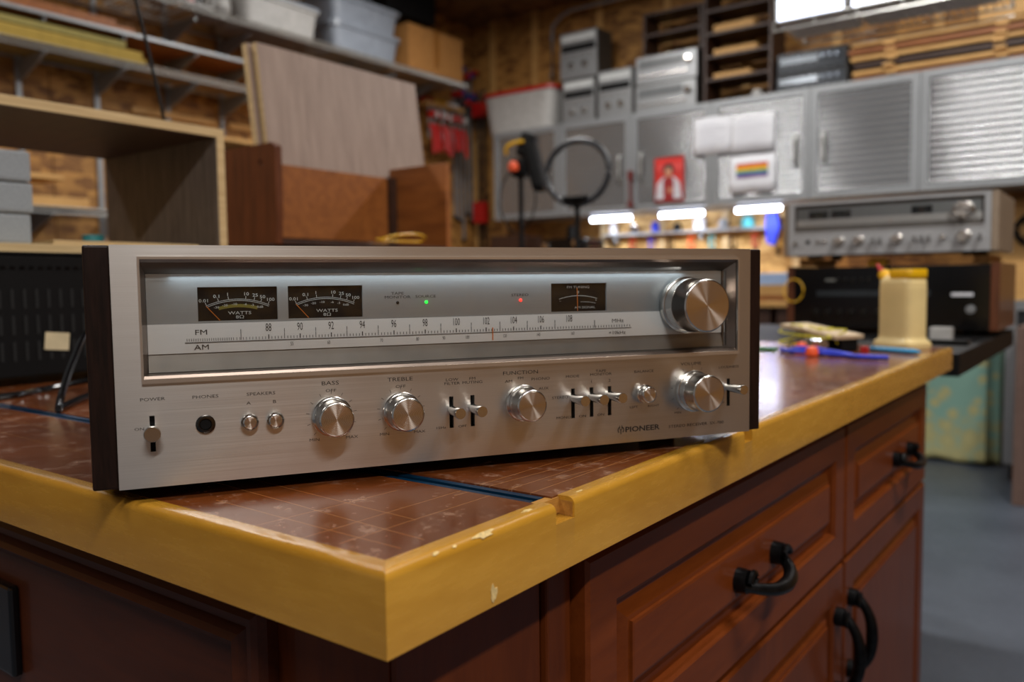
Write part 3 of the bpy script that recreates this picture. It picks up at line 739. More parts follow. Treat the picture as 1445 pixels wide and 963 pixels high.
# tangle of electronics beside it
el=thing('circuit_board','bare circuit board with capacitors and yellow wires lying behind the silver receiver','circuit board',(-.215,1.43,0),-.5)
MB().box(-.075,-.03,.034,.075,.045,.042,.001,rot=Matrix.Rotation(.12,3,'Y')).build('board',plain('beige_board','b59f80',.7),el)
for k,(x,y) in enumerate(((-.045,-.022),(-.012,-.026),(.022,-.03))):
    MB().cyl((x,y,.0145),(x+.026,y-.003,.0145),.0115,seg=18).build('capacitor',plain('capacitor_silver','b9bcc0',.15,.9),el,True)
MB().box(-.06,-.008,0,.07,.035,.030,.003).build('transformer',M_black,el)
for k in range(5):
    rnd=random.Random(40+k); pts=[(rnd.uniform(-.07,.09),rnd.uniform(-.05,.03),rnd.uniform(.01,.055)) for _ in range(5)]
    pts[0]=(rnd.uniform(-.04,.05),-.035,.006)
    MB().tube(smooth(pts),.0018,6).build('wire',plain('yellow_wire','c9c01e',.5),el,True)
MB().box(-.02,-.05,.002,.012,-.03,.014,.002).build('connector',M_yellow,el)
rp=thing('cord_bundle','blue cord with orange ends lying in front of the circuit board','cord',(-.17,1.29,.005),-.4)
b=MB(); b.tube(smooth([(-.10,.01,0),(-.06,-.012,.001),(-.03,.008,0),(.01,-.01,.001),(.05,.004,0),(.085,-.006,0),(.13,.016,0)]),.0042,8); b.build('cord',M_blue,rp,True)
b=MB(); b.tube(smooth([(-.09,.03,0),(-.06,.004,.006),(-.02,.012,.007),(.02,-.004,.006),(.06,.012,0)]),.0036,8); b.build('cord',M_blue,rp,True)
for x,y in ((.0,-.022),(-.085,.05)):
    o=MB().lathe([(.004,-.005),(.011,-.003),(.012,.005),(.009,.012),(.003,.014)],14).build('cord_end',M_orangep,rp,True); o.location=(x,y,0)
b=MB(); b.lathe([(.003,-.05),(.005,-.047),(.005,.045),(.0035,.055),(.001,.062)],12,axis='x')
single('marker_pen','light blue marker pen lying beside the glue bottle','pen',(-.075,1.425,.0051),b,M_cyan,True,rz=-.45)
b=MB(); b.box(-.007,-.006,0,.007,.006,.012,.002); single('wire_nut','small red wire connector lying next to the blue pen','connector',(-.118,1.40,0),b,M_red)
b=MB(); b.box(-.02,-.014,0,.02,.014,.006,.001); single('terminal_block','small green terminal block beside the circuit board','connector',(-.30,1.37,0),b,plain('green_plastic','1d6a3c',.5))

# ================================================================ black side table with the other receivers
tb=thing('side_table','black table standing at the far end of the island','table',(-1.0,1.66,-.9))
MB().box(0,0,.835,1.006,1.02,.884,.002).build('table_top',M_black,tb)
for x in (.06,.52):
    for y in (.12,.90): MB().box(x,y,0,x+.06,y+.06,.8348).build('leg',M_black,tb)
br=thing('stereo_receiver','black-faced stereo receiver with walnut sides under the silver one on the far table','receiver',(-.558,2.28,-.0155))
for x in (0,.545): MB().box(x,0,.014,x+.022,.38,.198,.001).build('wood_side_panel',M_walnutw,br)
MB().box(.0222,.01,.014,.5448,.37,.192).build('chassis',M_black,br)
MB().box(.0223,-.003,.014,.5447,.0098,.194,.001).build('faceplate',M_blackgloss,br)
MB().box(.09,-.0045,.108,.40,-.0031,.125).build('dial_window',plain('dial_dark_glass','2c3033',.15),br)
for k in range(6):
    o=MB().lathe([(.009,0),(.0085,.012),(.003,.013)],16,axis='-y').build('knob',plain('dark_knob','3a3835',.3,.9),br,True); o.location=(.09+k*.034,-.003,.060)
for k in range(5):
    o=MB().lathe([(.006,0),(.0055,.008),(.002,.009)],14,axis='-y').build('button',MATS['dark_knob'],br,True); o.location=(.15+k*.022,-.003,.155)
b=MB(); text_into(b,'STEREO',.010,.135,.155,-.0032,1.2); b.build('lettering',M_white,br)
b=MB(); b.box(.452,-.0044,.108,.505,-.0031,.117); b.build('white_label',M_paper,br)
o=MB().lathe([(.012,0),(.0115,.012),(.003,.013)],20,axis='-y').build('volume_knob',M_silver,br,True); o.location=(.500,-.003,.072)
for x in (.07,.49):
    for y in (.06,.32): MB().cyl((x,y,0),(x,y,.0138),.014,seg=14).build('foot',M_black,br)
for x,m_,nm in ((.07,M_pine,'wooden'),(.20,M_yellow,'yellow'),(.28,M_pine,'pale')):
    pass
# spacer blocks between the two receivers
for x,c in ((-.53,'left'),(-.06,'right')):
    b=MB(); b.box(0,0,0,.04,.25,.0210,.001); single('spacer_block','small wood block between the stacked receivers, '+c+' one','block',(x,2.31,.1835),b,M_pine)
b=MB(); b.box(0,0,0,.05,.06,.022,.003); single('tape_measure','small yellow block between the stacked receivers','block',(-.33,2.30,.1795),b,M_yellow)
# small things on the black table right of the glue bottle
b=MB(); b.box(0,0,0,.05,.04,.035,.004); single('power_adapter','small grey adapter on the black table right of the glue bottle','adapter',(-.115,2.02,-.0158),b,M_tote)
b=MB(); b.box(0,0,0,.09,.03,.012,.002); single('remote_control','thin dark remote control on the black table','remote',(-.10,1.90,-.0158),b,M_iron)
b=MB(); b.tube([(.0+.03*math.cos(a),0,.035+.035*math.sin(a)) for a in [2*PI*i/18 for i in range(18)]],.0022,6,True)
single('wire_coil','loop of yellow wire leaning on the black receiver front','cable',(-.535,2.268,.075),b,M_yellow,True)

# ================================================================ wall cabinets with ribbed aluminium doors
XS=[-3.85,-3.22,-2.61,-2.0,-1.35,-.72,-.10,.52]
units=[(0,1),(1,3),(3,5),(5,7)]
CB0,CB1=.655,1.345
def alu_door(parent,x0,x1,hside):
    W_=x1-x0
    o=MB(); grid_plate(o,0,W_,0,CB1-CB0,-.022,-.002,[(.045,W_-.045,.040,CB1-CB0-.045)])
    d=o.build('door',M_grey,parent); d.location=(x0,0,0)
    b=MB(); nr=15; z0,z1=.0402,CB1-CB0-.0452; st=(z1-z0)/nr; P=[]
    for k in range(nr):
        for j in range(10):
            t=j/10; P.append((z0+st*(k+t),-.0125-.0042*math.sin(2*PI*t)))
    P.append((z1,-.0125))
    nc=10; sd=x0*7.3; cols_=[]
    for c in range(nc+1):
        xx=.0452+(W_-.0904)*c/nc
        cols_.append([b.b.verts.new((xx,y+.0022*math.sin(z*15+sd*2+.45*math.sin(c*.7+sd)),z)) for z,y in P])
    for A,B in zip(cols_,cols_[1:]):
        for k in range(len(P)-1): b.b.faces.new((A[k],B[k],B[k+1],A[k+1]))
    p=b.build('ribbed_panel',M_alu,d,True)
    if hside is not None:
        hx=.085 if hside<0 else W_-.085
        b=MB(); b.tube([(hx,-.012,.22),(hx,-.040,.225),(hx,-.044,.25),(hx,-.044,.37),(hx,-.040,.395),(hx,-.012,.40)],.010,8); b.build('handle',M_shelfmetal,d,True)
    return d
names=['leftmost ribbed aluminium wall cabinet beside the corner','ribbed aluminium wall cabinet with the red poster on its door','ribbed aluminium wall cabinet with the white papers on its door','rightmost ribbed aluminium wall cabinet with the brightest reflections']
for (i0,i1),nm in zip(units,names):
    c=thing('wall_cabinet',nm,'cabinet',(XS[i0],5.1,CB0),0)
    w_=XS[i1]-XS[i0]
    MB().box(.001,0,0,w_-.001,.395,CB1-CB0,.002).build('body',M_grey,c)
    n=i1-i0
    for k in range(n): alu_door(c,XS[i0+k]-XS[i0]+.002,XS[i0+k+1]-XS[i0]-.002,(1 if k==0 else -1) if n==2 else 1)
# prints on the doors
YD=5.1-.0225
def sheet(name,label,x0,x1,z0,z1,tilt=0,mat=None):
    t=thing(name,label,'paper',((x0+x1)/2,YD-.004,(z0+z1)/2)); w2=(x1-x0)/2;h2=(z1-z0)/2
    b=MB(); n=8
    A=[[b.b.verts.new((-w2+2*w2*i/n,-.003*math.sin(i*1.3+j)-.0,-h2+2*h2*j/3)) for i in range(n+1)] for j in range(4)]
    for j in range(3):
        for i in range(n): b.b.faces.new((A[j][i],A[j][i+1],A[j+1][i+1],A[j+1][i]))
    o=b.build('sheet',mat or M_paper,t,True); sm=o.modifiers.new('s','SOLIDIFY'); sm.thickness=.0008
    t.rotation_euler=(0,tilt,0); return t
a=sheet('paper_sheet','white paper sheet with faint lines, left of the two on the cabinet doors',-2.125,-1.86,.995,1.245,.01)
b=MB()
for k in range(7): b.box(-.09,-.0062,.08-k*.024,.09 if k%3 else .03,-.0058,.082-k*.024)
b.build('print_lines',plain('faint_print','9fa3b4',.8),a)
a=sheet('paper_sheet','white paper sheet with faint lines, right of the two on the cabinet doors',-1.862,-1.57,.985,1.225,.01)
b=MB()
for k in range(8): b.box(-.11,-.0062,.09-k*.024,.09 if k%3 else .06,-.0058,.0915-k*.024)
b.build('print_lines',MATS['faint_print'],a)
a=sheet('rainbow_print','white framed print of horizontal rainbow stripes hanging below the papers',-1.87,-1.562,.722,.965); a['category']='print'
for k,c in enumerate(('b8401c','e07a1e','d8b428','4e8a4c','3c62a0','7a4a80')):
    MB().box(-.105,-.0068,.070-k*.0155-.0155,.105,-.0060,.070-k*.0155).build('stripe',plain('stripe_'+c,c,.7),a)
a=sheet('poster','red poster with a dark-haired person in white shirt and red vest on a cabinet door',-2.42,-2.20,.695,1.005,0,plain('poster_red','b8221a',.6)); a['category']='poster'
def disc(mat,name,cx,cz,rx,rz,y):
    b=MB(); b.prism([(cx+rx*math.cos(2*PI*k/20),cz+rz*math.sin(2*PI*k/20)) for k in range(20)],lambda x,z:Vector((x,y,z)),lambda x,z:Vector((x,y-.0005,z))); b.build(name,mat,a)
def polyp(mat,name,P,y):
    b=MB(); b.prism(P,lambda x,z:Vector((x,y,z)),lambda x,z:Vector((x,y-.0005,z))); b.build(name,mat,a)
SK=plain('print_skin','b98064',.7); WS=plain('print_white','bdb9bf',.7); HR=plain('print_hair','2a1c1c',.7)
polyp(WS,'print_shirt',[(-.10,-.13),(-.085,-.02),(-.045,.02),(.045,.02),(.085,-.02),(.10,-.13)],-.0062)
polyp(plain('print_vest','8a1414',.7),'print_vest',[(-.035,-.145),(-.04,.0),(-.02,.02),(.02,.02),(.04,.0),(.035,-.145)],-.0070)
disc(HR,'print_hair',.0,.075,.040,.042,-.0064); disc(SK,'print_face',0,.055,.026,.034,-.0074); disc(SK,'print_hand',.012,-.07,.018,.02,-.0080)

# ---- on top of the cabinets
ZT=CB1+.0005
to=thing('storage_tote','cloudy white storage tote with a red lid on the leftmost wall cabinet','bin',(-3.645,5.30,ZT))
lp=[]
for z,s in ((0,.88),(.10,.93),(.28,1.0),(.285,1.02),(.295,1.02)): lp.append(rr(.34*s,.19*s,z,28,.3))
MB().rings(lp).build('tub',M_tote,to,True)
MB().rings([rr(.355,.200,.2955,28,.3),rr(.362,.205,.30,28,.3),rr(.362,.205,.325,28,.3),rr(.335,.18,.335,28,.3)]).build('lid',M_red,to,True)
def deck(name,label,x,y,z,w_,h_,d_,style,face=M_silver,group=None):
    t=thing(name,label,'hi-fi component',(x,y,z),0,group)
    MB().box(0,.004,0,w_,d_,h_,.004).build('cabinet',plain('charcoal_cabinet','35322f',.5),t)
    MB().box(.006,-.003,.006,w_-.006,.0038,h_-.006,.001).build('faceplate',face,t)
    if style=='deck':
        MB().box(.02,-.0045,h_*.80,w_-.02,-.0031,h_*.93).build('meter_window',plain('light_meter','c5c8c8',.3),t)
        MB().box(.02,-.0045,h_*.58,w_-.02,-.0031,h_*.72).build('dark_window',M_black,t)
        for k in range(2):
            o=MB().lathe([(.026,0),(.024,.012),(.008,.013)],18,axis='-y').build('knob',M_knob,t,True); o.location=(w_*(.32+.36*k),-.003,h_*.28)
        for k in range(4):
            o=MB().lathe([(.008,0),(.007,.010),(.002,.011)],12,axis='-y').build('button',M_chrome,t,True); o.location=(w_*(.2+.2*k),-.003,h_*.50)
    if style=='tuner':
        MB().box(.03,-.0045,h_*.55,w_*.78,-.0031,h_*.85).build('dial_window',plain('grey_dial','6a6d6f',.3),t)
        for k in range(8):
            o=MB().lathe([(.011,0),(.010,.014),(.003,.015)],12,axis='-y').build('knob',M_chrome,t,True); o.location=(.05+k*w_*.10,-.003,h_*.28)
        o=MB().lathe([(.026,0),(.025,.022),(.008,.023)],20,axis='-y').build('tuning_knob',M_chrome,t,True); o.location=(w_*.87,-.003,h_*.62)
    if style=='black':
        MB().box(.02,-.0045,h_*.45,w_*.6,-.0031,h_*.75).build('display',plain('grey_display','7c8289',.2,.6),t)
        for k in range(3):
            o=MB().lathe([(.013,0),(.012,.012),(.003,.013)],12,axis='-y').build('knob',plain('blue_grey_knob','7d8794',.25,.8),t,True); o.location=(w_*(.68+.1*k),-.003,h_*.6)
    return t
deck('cassette_deck','tall silver-faced deck beside the red-lidded tote, lower of the stacked two',-3.235,5.15,ZT,.29,.335,.22,'deck')
deck('cassette_deck','tall silver-faced deck topmost of its stack beside the red-lidded tote',-3.255,5.15,ZT+.3355,.33,.35,.22,'deck')
deck('cassette_deck','tall silver-faced deck standing alone between its stacked twins and the silver tuners',-2.925,5.15,ZT,.29,.355,.22,'deck')
deck('tuner','wide silver tuner on the wall cabinet, lower of two below the wooden cubbies',-2.615,5.15,ZT,.475,.20,.24,'tuner')
deck('tuner','wide silver tuner on the wall cabinet, upper of two below the wooden cubbies',-2.61,5.15,ZT+.2005,.475,.20,.24,'tuner')
M_blk2=plain('blue_black_face','20242a',.25,.4)
deck('disc_player','black hi-fi unit right of the wooden cubbies, lower of two',-1.59,5.15,ZT,.44,.115,.28,'black',M_blk2)
deck('disc_player','black hi-fi unit right of the wooden cubbies, upper of two',-1.585,5.15,ZT+.1155,.43,.135,.28,'black',M_blk2)
# cubby shelves (dark wood): small one above the tuners, tall one beside
def cubby(label,x,y,z,w_,h_,d_,nsh):
    t=thing('cubby_shelf',label,'shelf',(x,y,z)); th=.018
    for xx in (0,w_-th): MB().box(xx,0,0,xx+th,d_,h_,.001).build('side_board',M_fin,t)
    for k in range(nsh+1):
        zz=k*(h_-th)/nsh; MB().box(th+.0002,0,zz,w_-th-.0002,d_,zz+th,.001).build('shelf_board',M_fin,t)
    return t
cubby('small dark wooden cubby shelf standing on the silver tuners',-2.575,5.20,ZT+.4015,.45,.31,.22,2)
cubby('tall dark wooden cubby shelf between silver tuners and black hi-fi units',-2.09,5.15,ZT,.47,.78,.26,5)
for k,(zz,w_) in enumerate(((.018,.2),(.174,.26),(.326,.3),(.478,.28))):
    if k==0:
        b=MB(); b.cyl((0,0,0),(0,0,.05),.04,.035,16); single('jar','squat jar on the bottom shelf of the tall cubby','jar',(-1.75,5.25,ZT+.0185),b,M_tote,True)
    else:
        b=MB(); b.box(0,0,0,w_,.14,.03+.01*k,.002); single('wood_offcut','pale wood offcut in the tall cubby, '+('','lowest','middle','highest')[k]+' of three','offcut',(-2.04,5.2,ZT+(.78-.018)*k/5+.0185),b,M_pineX)
# stacked boards with spacer sticks, right
rnd=random.Random(5)
cols=[M_orangewood,M_pineX,M_fin,M_pineX,M_orangewood,M_pineX]
z=ZT; ordn=['bottom','second from bottom','third from bottom','third from top','second from top','top']
for k in range(6):
    h=.024; dx=rnd.uniform(-.012,.02)
    b=MB(); b.box(0,0,0,1.63-dx,.24,h,.002)
    single('long_board','long wooden board on the right wall cabinets, '+ordn[k]+' of its stack','board',(-1.13+dx,5.13+rnd.uniform(0,.02),z),b,cols[k]); z+=h+.0004
    if k<5:
        for q,xx in enumerate((-.93,-.36)):
            b=MB(); b.box(0,0,0,.06,.26,.0175,.001); single('spacer_stick','short pale spacer stick between the long boards, '+('left','right')[q]+' column, '+['lowest','second lowest','middle','second highest','highest'][k],'stick',(xx+rnd.uniform(-.01,.01),5.115,z),b,M_pine,group='spacer sticks between the long boards')
        z+=.0179
ZS=z
# ---- hanging wire rack near the ceiling with white boxes whose glow is added
hr=thing('wire_rack','wire ceiling rack hanging above the ribbed cabinets','rack',(-1.12,3.75,1.372))
def wire_shelf(root,Lx,Dy,n1=5,n2=26,r=.004,mat=M_shelfmetal,lip=.04):
    for y in (0,Dy):
        MB().cyl((0,y,0),(Lx,y,0),r*1.3,seg=6).build('rail',mat,root)
        MB().cyl((0,y,-lip),(Lx,y,-lip),r*1.3,seg=6).build('rail',mat,root)
    b=MB()
    for k in range(n2+1): b.cyl((Lx*k/n2,0,0),(Lx*k/n2,Dy,0),r*.6,seg=5)
    for k in range(n1+1): b.cyl((Lx*k/n1,0,-lip),(Lx*k/n1,0,0),r,seg=5)
    b.build('wires',mat,root)['kind']='stuff'
wire_shelf(hr,.95,.45)
for x in (.01,.94):
    for y in (.01,.44): MB().cyl((x,y,0),(x,y,CEIL-1.372),.006,seg=8).build('hanger_rod',M_shelfmetal,hr)
for x0,x1,nm in ((.0,.315,'left'),(.345,.90,'right')):
    t=thing('white_box','bright white box with an added glow on the hanging wire rack, '+nm+' of two','lamp',(-1.12+x0,3.77,1.3775),0)
    MB().box(0,.012,0,x1-x0,.34,.16,.006).build('housing',M_tote,t)
    MB().box(.006,0,.006,x1-x0-.006,.0118,.154,.003).build('glow_front',M_boxglow,t)
b=MB(); b.box(0,0,0,.5,.3,.12,.004); b.box(-.006,-.006,.1005,.506,.306,.1205,.003)
single('wooden_box','pale wooden box on top of the long boards in the upper right corner','box',(-.44,5.12,ZS+.0005),b,M_pineX)

# ---- LED tubes under the cabinets
for x0,x1,nm in ((-3.0,-2.665,'left'),(-2.43,-2.10,'middle'),(-1.865,-1.56,'right')):
    t=thing('led_tube','glowing white LED tube under the wall cabinets, '+nm+' of three','lamp',(x0,5.16,CB0-.052),0)
    MB().box(0,0,.030,x1-x0,.04,.0515,.002).build('housing',M_grey,t)
    ld=bpy.data.lights.new('tube_light','AREA'); ld.shape='RECTANGLE'; ld.size=x1-x0; ld.size_y=.03; ld.energy=2.2; ld.color=(.86,.92,1); lo=bpy.data.objects.new('tube_lamp',ld); COL.objects.link(lo); lo.parent=t; lo.location=((x1-x0)/2,.02,-.004)
    b=MB(); b.lathe([(.006,.0),(.014,.004),(.014,x1-x0-.004),(.006,x1-x0)],14,axis='x'); o=b.build('tube',M_led,t,True); o.location=(0,.02,.0155)
# back wall counter and its lit wall
ct=thing('back_counter','wooden counter along the back wall under the ribbed cabinets','counter',(-3.9,4.85,-.9))
MB().box(0,0,.88,3.11,.627,.92,.003).build('counter_top',M_pineX,ct)
for x in (0,.8,1.6,2.4): MB().box(x+.02,.03,0,min(x+.78,3.09),.60,.8795,.002).build('base_unit',M_fin,ct)
pg=thing('tool_board','strand board panel with its lit tone painted in, behind the tools under the ribbed cabinets','panel',(-3.05,5.455,.03))
for k in range(3): MB().box(k*.55,0,0,k*.55+.544,.018,.62,.001).build('board_panel',M_osblit,pg)
for k in range(4): MB().box(k*.5-.02,-.02,0,k*.5+.03,-.0005,.62,.001).build('batten',plain('pale_batten','cbb083',.6),pg)
# tools hanging on it and jars on a shelf
sh=thing('tool_shelf','narrow shelf rail of hanging tools beneath the LED tubes','shelf',(-3.02,5.36,.50))
MB().box(0,0,0,1.62,.07,.015,.001).build('shelf_board',M_grey,sh)
for x in (.1,.8,1.5): MB().box(x,.02,-.05,x+.02,.07,-.0002).build('bracket',M_grey,sh)
def jar(label,x,y,z,r,h,mat,name='jar',cat='jar'):
    b=MB(); b.lathe([(r*.9,0),(r,.005),(r,h*.75),(r*.7,h*.85),(r*.7,h),(r*.3,h)],16); single(name,label,cat,(x,y,z),b,mat,True)
rnd=random.Random(3)
cols=[('blue',M_blue),('white',M_paper),('teal',M_teal),('red',M_red),('black',M_black),('silver',M_chrome),('orange',M_orangep),('grey',M_grey)]
seq=[('white jar','white',1,.03,.09),('silver tin','silver',5,.035,.07),('blue jar','blue',0,.03,.08),('black tin','black',4,.03,.06),('white tub','white',1,.045,.10),('grey tin','grey',7,.035,.07),('teal jar','teal',2,.045,.08),('black tub','black',4,.04,.06),('red jar','red',3,.03,.08)]
for k,(nm,c,ci,r,h) in enumerate(seq):
    side=['at the left end','second from the left','third from the left','fourth from the left','in the middle','fourth from the right','third from the right','second from the right','at the right end'][k]
    jar(nm+' on the tool shelf below the LED tubes, '+side,-2.93+k*.178,5.39,.5155,r,h,cols[ci][1])
def plier(label,x,z,mat,L_=.16,name='hand_tool'):
    t=thing(name,label,'tool',(x,5.40,z))
    b=MB(); b.tube([(-.014,0,0),(-.018,0,-L_*.5),(-.008,0,-L_*.62)],.008,7); b.build('handle',mat,t,True)
    b=MB(); b.tube([(.014,0,0),(.018,0,-L_*.5),(.008,0,-L_*.62)],.008,7); b.build('handle',mat,t,True)
    b=MB(); b.box(-.012,-.006,-L_,.012,.006,-L_*.6,.003); b.build('jaw',M_iron,t)
pos=['leftmost','second','third','fourth','fifth','sixth','seventh','eighth','ninth','rightmost']
for k in range(10):
    nm,m_=[('black',M_black),('red',M_red),('blue',M_blue),('black',M_black),('orange',M_orangep),('teal',M_teal),('black',M_black),('red',M_red),('yellow',M_yellow),('blue',M_blue)][k]
    plier(nm+'-handled pliers hanging below the tool shelf, '+pos[k]+(' of ten' if k in(0,9) else ' from the left'),-2.93+k*.16,.475,m_)
# blue bag and dark tool at right of the lit wall
b=MB(); b.prism([(-.03,.0),(.035,.0),(.055,-.10),(.02,-.22),(-.03,-.20),(-.04,-.08)],lambda x,z:Vector((x,0,z)),lambda x,z:Vector((x,.06,z)))
single('blue_bag','bright blue cloth hanging at the right end of the lit tool wall','cloth',(-1.66,5.28,.60),b,plain('blue_cloth','1a2aa8',.8))
# machines on the counter left, below the first cabinet
mc=thing('bench_machine','black bench machine with shiny knobs below the leftmost cabinet','machine',(-3.42,4.95,.0205))
MB().box(0,0,0,.56,.36,.14,.01).build('base',M_black,mc); MB().box(.08,.05,.1405,.48,.32,.46,.02).build('housing',M_blackgloss,mc)
for k,(x,z) in enumerate(((.13,.40),(.25,.30),(.40,.42),(.33,.22))):
    o=MB().lathe([(.032,0),(.030,.02),(.01,.026)],18,axis='-y').build('knob',M_chrome,mc,True); o.location=(x,.0495,z)
MB().cyl((.28,.18,.4605),(.28,.18,.56),.05,.04,20).build('chuck',M_iron,mc,True)
b=MB(); b.box(0,0,0,.30,.3,.50,.01); single('tool_chest','dark tool chest standing in the corner left of the bench machine','chest',(-3.80,4.95,.0205),b,M_fin)
# items seen just right of the front receiver on the counter
b=MB(); b.box(0,0,0,.22,.16,.075,.006); single('parts_tray','pale blue plastic parts tray on the stack at the counter end','tray',(-1.62,4.87,.1160),b,plain('pale_blue_plastic','9fb6d8',.3))
for k in range(3):
    b=MB(); b.box(0,0,0,.24,.2,.031,.002); single('wood_block','flat wood block under the pale blue tray, '+('bottom','middle','top')[k]+' of three','block',(-1.63,4.86,.0205+k*.0317),b,(M_orangewood,M_pineX,M_pineX)[k])
# red handled rod hanging on cabinet 2
b=MB(); b.cyl((0,0,-.20),(0,0,0),.010,seg=10); b.cyl((0,0,-.24),(0,0,-.2005),.022,seg=10); b.box(-.02,-.01,-.05,.02,.01,.02,.004)
single('hanging_clamp','small dark red clamp hanging on the cabinet stile behind the ring light','clamp',(-2.60,5.050,.92),b,plain('dark_red','5a1410',.5))

# ================================================================ ring light and work light on stands
def tripod(root,h,r=.010,spread=.25):
    MB().cyl((0,0,.12),(0,0,h),r,seg=12).build('pole',M_black,root,True)
    for k in range(3):
        a=2*PI*k/3+.4; b=MB(); b.cyl((0,0,.35),(spread*math.cos(a),spread*math.sin(a),.008),.008,seg=8); b.build('leg',M_black,root,True)
rl=thing('ring_light','round black ring light unlit on a thin stand','lamp',(-1.39,2.4,-.9),-.0)
tripod(rl,1.325)
b=MB(); b.tube([(.137*math.cos(a),0,1.455+.117*math.sin(a)) for a in [2*PI*i/48 for i in range(48)]],.012,10,True); b.build('ring',plain('charcoal_ring','35383d',.35),rl,True)
MB().cyl((0,0,1.325),(0,0,1.345),.016,seg=12).build('swivel',M_black,rl)
MB().box(-.05,-.028,1.344,.05,.010,1.368,.006).build('phone_holder',M_iron,rl)
wl=thing('work_light','black work light with an orange knob and yellow strap on a thin stand','lamp',(-2.155,3.10,-.9),.3)
wl.scale=(1.26,1.26,1.26)
tripod(wl,1.245,spread=.25)
D=-.215
MB().box(-.03,-.04,1.46+D,.03,.04,1.53+D,.008).build('bracket',M_black,wl)
MB().box(.035,-.05,1.40+D,.085,.05,1.60+D,.018,rot=Matrix.Rotation(-.25,3,'Y')).build('head',M_black,wl)
MB().box(.0,-.045,1.53+D,.06,.045,1.63+D,.02,rot=Matrix.Rotation(.35,3,'Y')).build('lens_hood',M_black,wl)
o=MB().lathe([(.006,-.022),(.018,-.016),(.021,0),(.016,.016),(.005,.021)],16).build('knob',M_orangep,wl,True); o.location=(-.012,-.055,1.495+D)
dz=lambda P:[(x,y,z+D) for x,y,z in P]
MB().tube(smooth(dz([(-.045,-.04,1.545),(-.040,-.05,1.57),(-.01,-.055,1.585),(.03,-.05,1.590)])),.007,7).build('strap',M_yellow,wl,True)
MB().tube(smooth(dz([(-.03,-.03,1.49),(-.07,-.03,1.42),(-.075,-.03,1.33),(-.04,-.03,1.26),(-.01,-.02,1.24)])),.0035,6).build('cable',M_black,wl,True)
MB().tube(smooth(dz([(.06,-.02,1.42),(.07,-.03,1.36),(.05,-.03,1.29),(.01,-.02,1.25)])),.0035,6).build('cable',M_black,wl,True)

# ================================================================ left wall shelving
XW=-4.4
st0=None
ORD=['first','second','third','fourth','fifth','sixth','seventh','eighth']
for k,yy in enumerate((1.74,2.15,2.58,2.95,3.8,4.2,4.62)):
    t=single('shelf_standard','slotted grey upright shelf standard on the left wall, '+ORD[k]+' from the left','standard',(XW,yy,-.2),MB().box(.0005,-.013,0,.018,.013,2.2),M_grey,group='shelf standards on the left wall')
def bracket(label,yy,z,L_,grp):
    b=MB(); b.prism([(.02,0),(L_,0),(L_,-.018),(.10,-.095),(.02,-.11)],lambda x,z_:Vector((x,-.004,z_)),lambda x,z_:Vector((x,.004,z_)))
    single('shelf_bracket',label,'bracket',(XW,yy,z),b,M_grey,group=grp)
# board shelf (upper), wire shelf (middle), lower wire shelf
for z,nm in ((1.500,'board shelf'),(1.340,'middle wire shelf'),(1.70,'top wire shelf'),(.545,'low wire shelf')):
    for k,yy in enumerate((2.58,2.95,3.8,4.2,4.62) if z>1.6 else (1.74,2.15,2.58,2.95)):
        bracket('grey angled bracket under the '+nm+' on the left wall, '+ORD[k]+' from the left',yy,z-.0085,.33,'brackets of the '+nm)
bs=thing('board_shelf','long brown board shelf with a grey front strip on the left wall','shelf',(-4.38,.5,1.492))
MB().box(.0,0,0,.31,2.95,.020,.002).build('shelf_board',M_orangewood,bs); MB().box(.3102,0,.0,.330,2.95,.018,.002).build('front_strip',M_grey,bs)
for k in range(2):
    b=MB(); b.box(0,0,0,.28,1.5-.3*k,.022,.002); single('brown_board','long brown board lying on the board shelf, '+('lower','upper')[k]+' one','board',(-4.34,.7+.2*k,1.5125+k*.0225),b,M_orangewood)
def wshelf(name_label,y0,y1,z,d_=.35):
    t=thing('wire_shelf',name_label,'shelf',(-4.38,y0,z)); Ly=y1-y0
    for x in (.0,d_):
        MB().cyl((x,0,0),(x,Ly,0),.0055,seg=6).build('rail',M_shelfmetal,t)
    MB().cyl((d_,0,-.028),(d_,Ly,-.028),.0055,seg=6).build('rail',M_shelfmetal,t)
    b=MB(); n=int(Ly/.028)
    for k in range(n+1):
        b.cyl((0,Ly*k/n,0),(d_,Ly*k/n,0),.0028,seg=4); b.cyl((d_,Ly*k/n,0),(d_,Ly*k/n,-.028),.0028,seg=4)
    b.build('wires',M_shelfmetal,t)['kind']='stuff'
wshelf('wire shelf with yellow foam boards on the left wall',.5,3.25,1.345)
wshelf('low wire shelf seen through the plywood case',.5,3.3,.55)
wshelf('top wire shelf of plastic bins on the left wall',1.5,4.85,1.705,.45)
# foam boards
for k,(y1,z,c) in enumerate(((2.26,1.352,M_foam2),(2.24,1.386,M_foam2),(2.15,1.424,M_foam))):
    b=MB(); b.box(0,0,0,.30,y1-.9,.032,.003); single('foam_board','long yellow foam board on the wire shelf, '+('bottom','middle','top')[k]+' of three','board',(-4.36,.9,z),b,c)
b=MB(); b.box(0,0,0,.25,1.1,.014,.002); single('pine_plank','thin pine plank on the wire shelf beside the foam boards','board',(-4.33,2.30,1.352),b,M_pine)
for k,(y0,y1,z,h) in enumerate(((1.0,1.92,.5575,.05),(.9,1.80,.700,.022))):
    if k==1:
        b=MB(); b.box(.0,.0,0,.22,.30,.085,.003); single('dark_box','small dark box on the low wire shelf under a plank','box',(-4.30,1.2,.6085),b,M_fin)
    b=MB(); b.box(0,0,0,.26,y1-y0,h,.002); single('pine_plank','pine plank '+('lying on the low wire shelf','raised on a dark box above the low wire shelf')[k],'board',(-4.33,y0,z if k==0 else .694),b,M_pine)
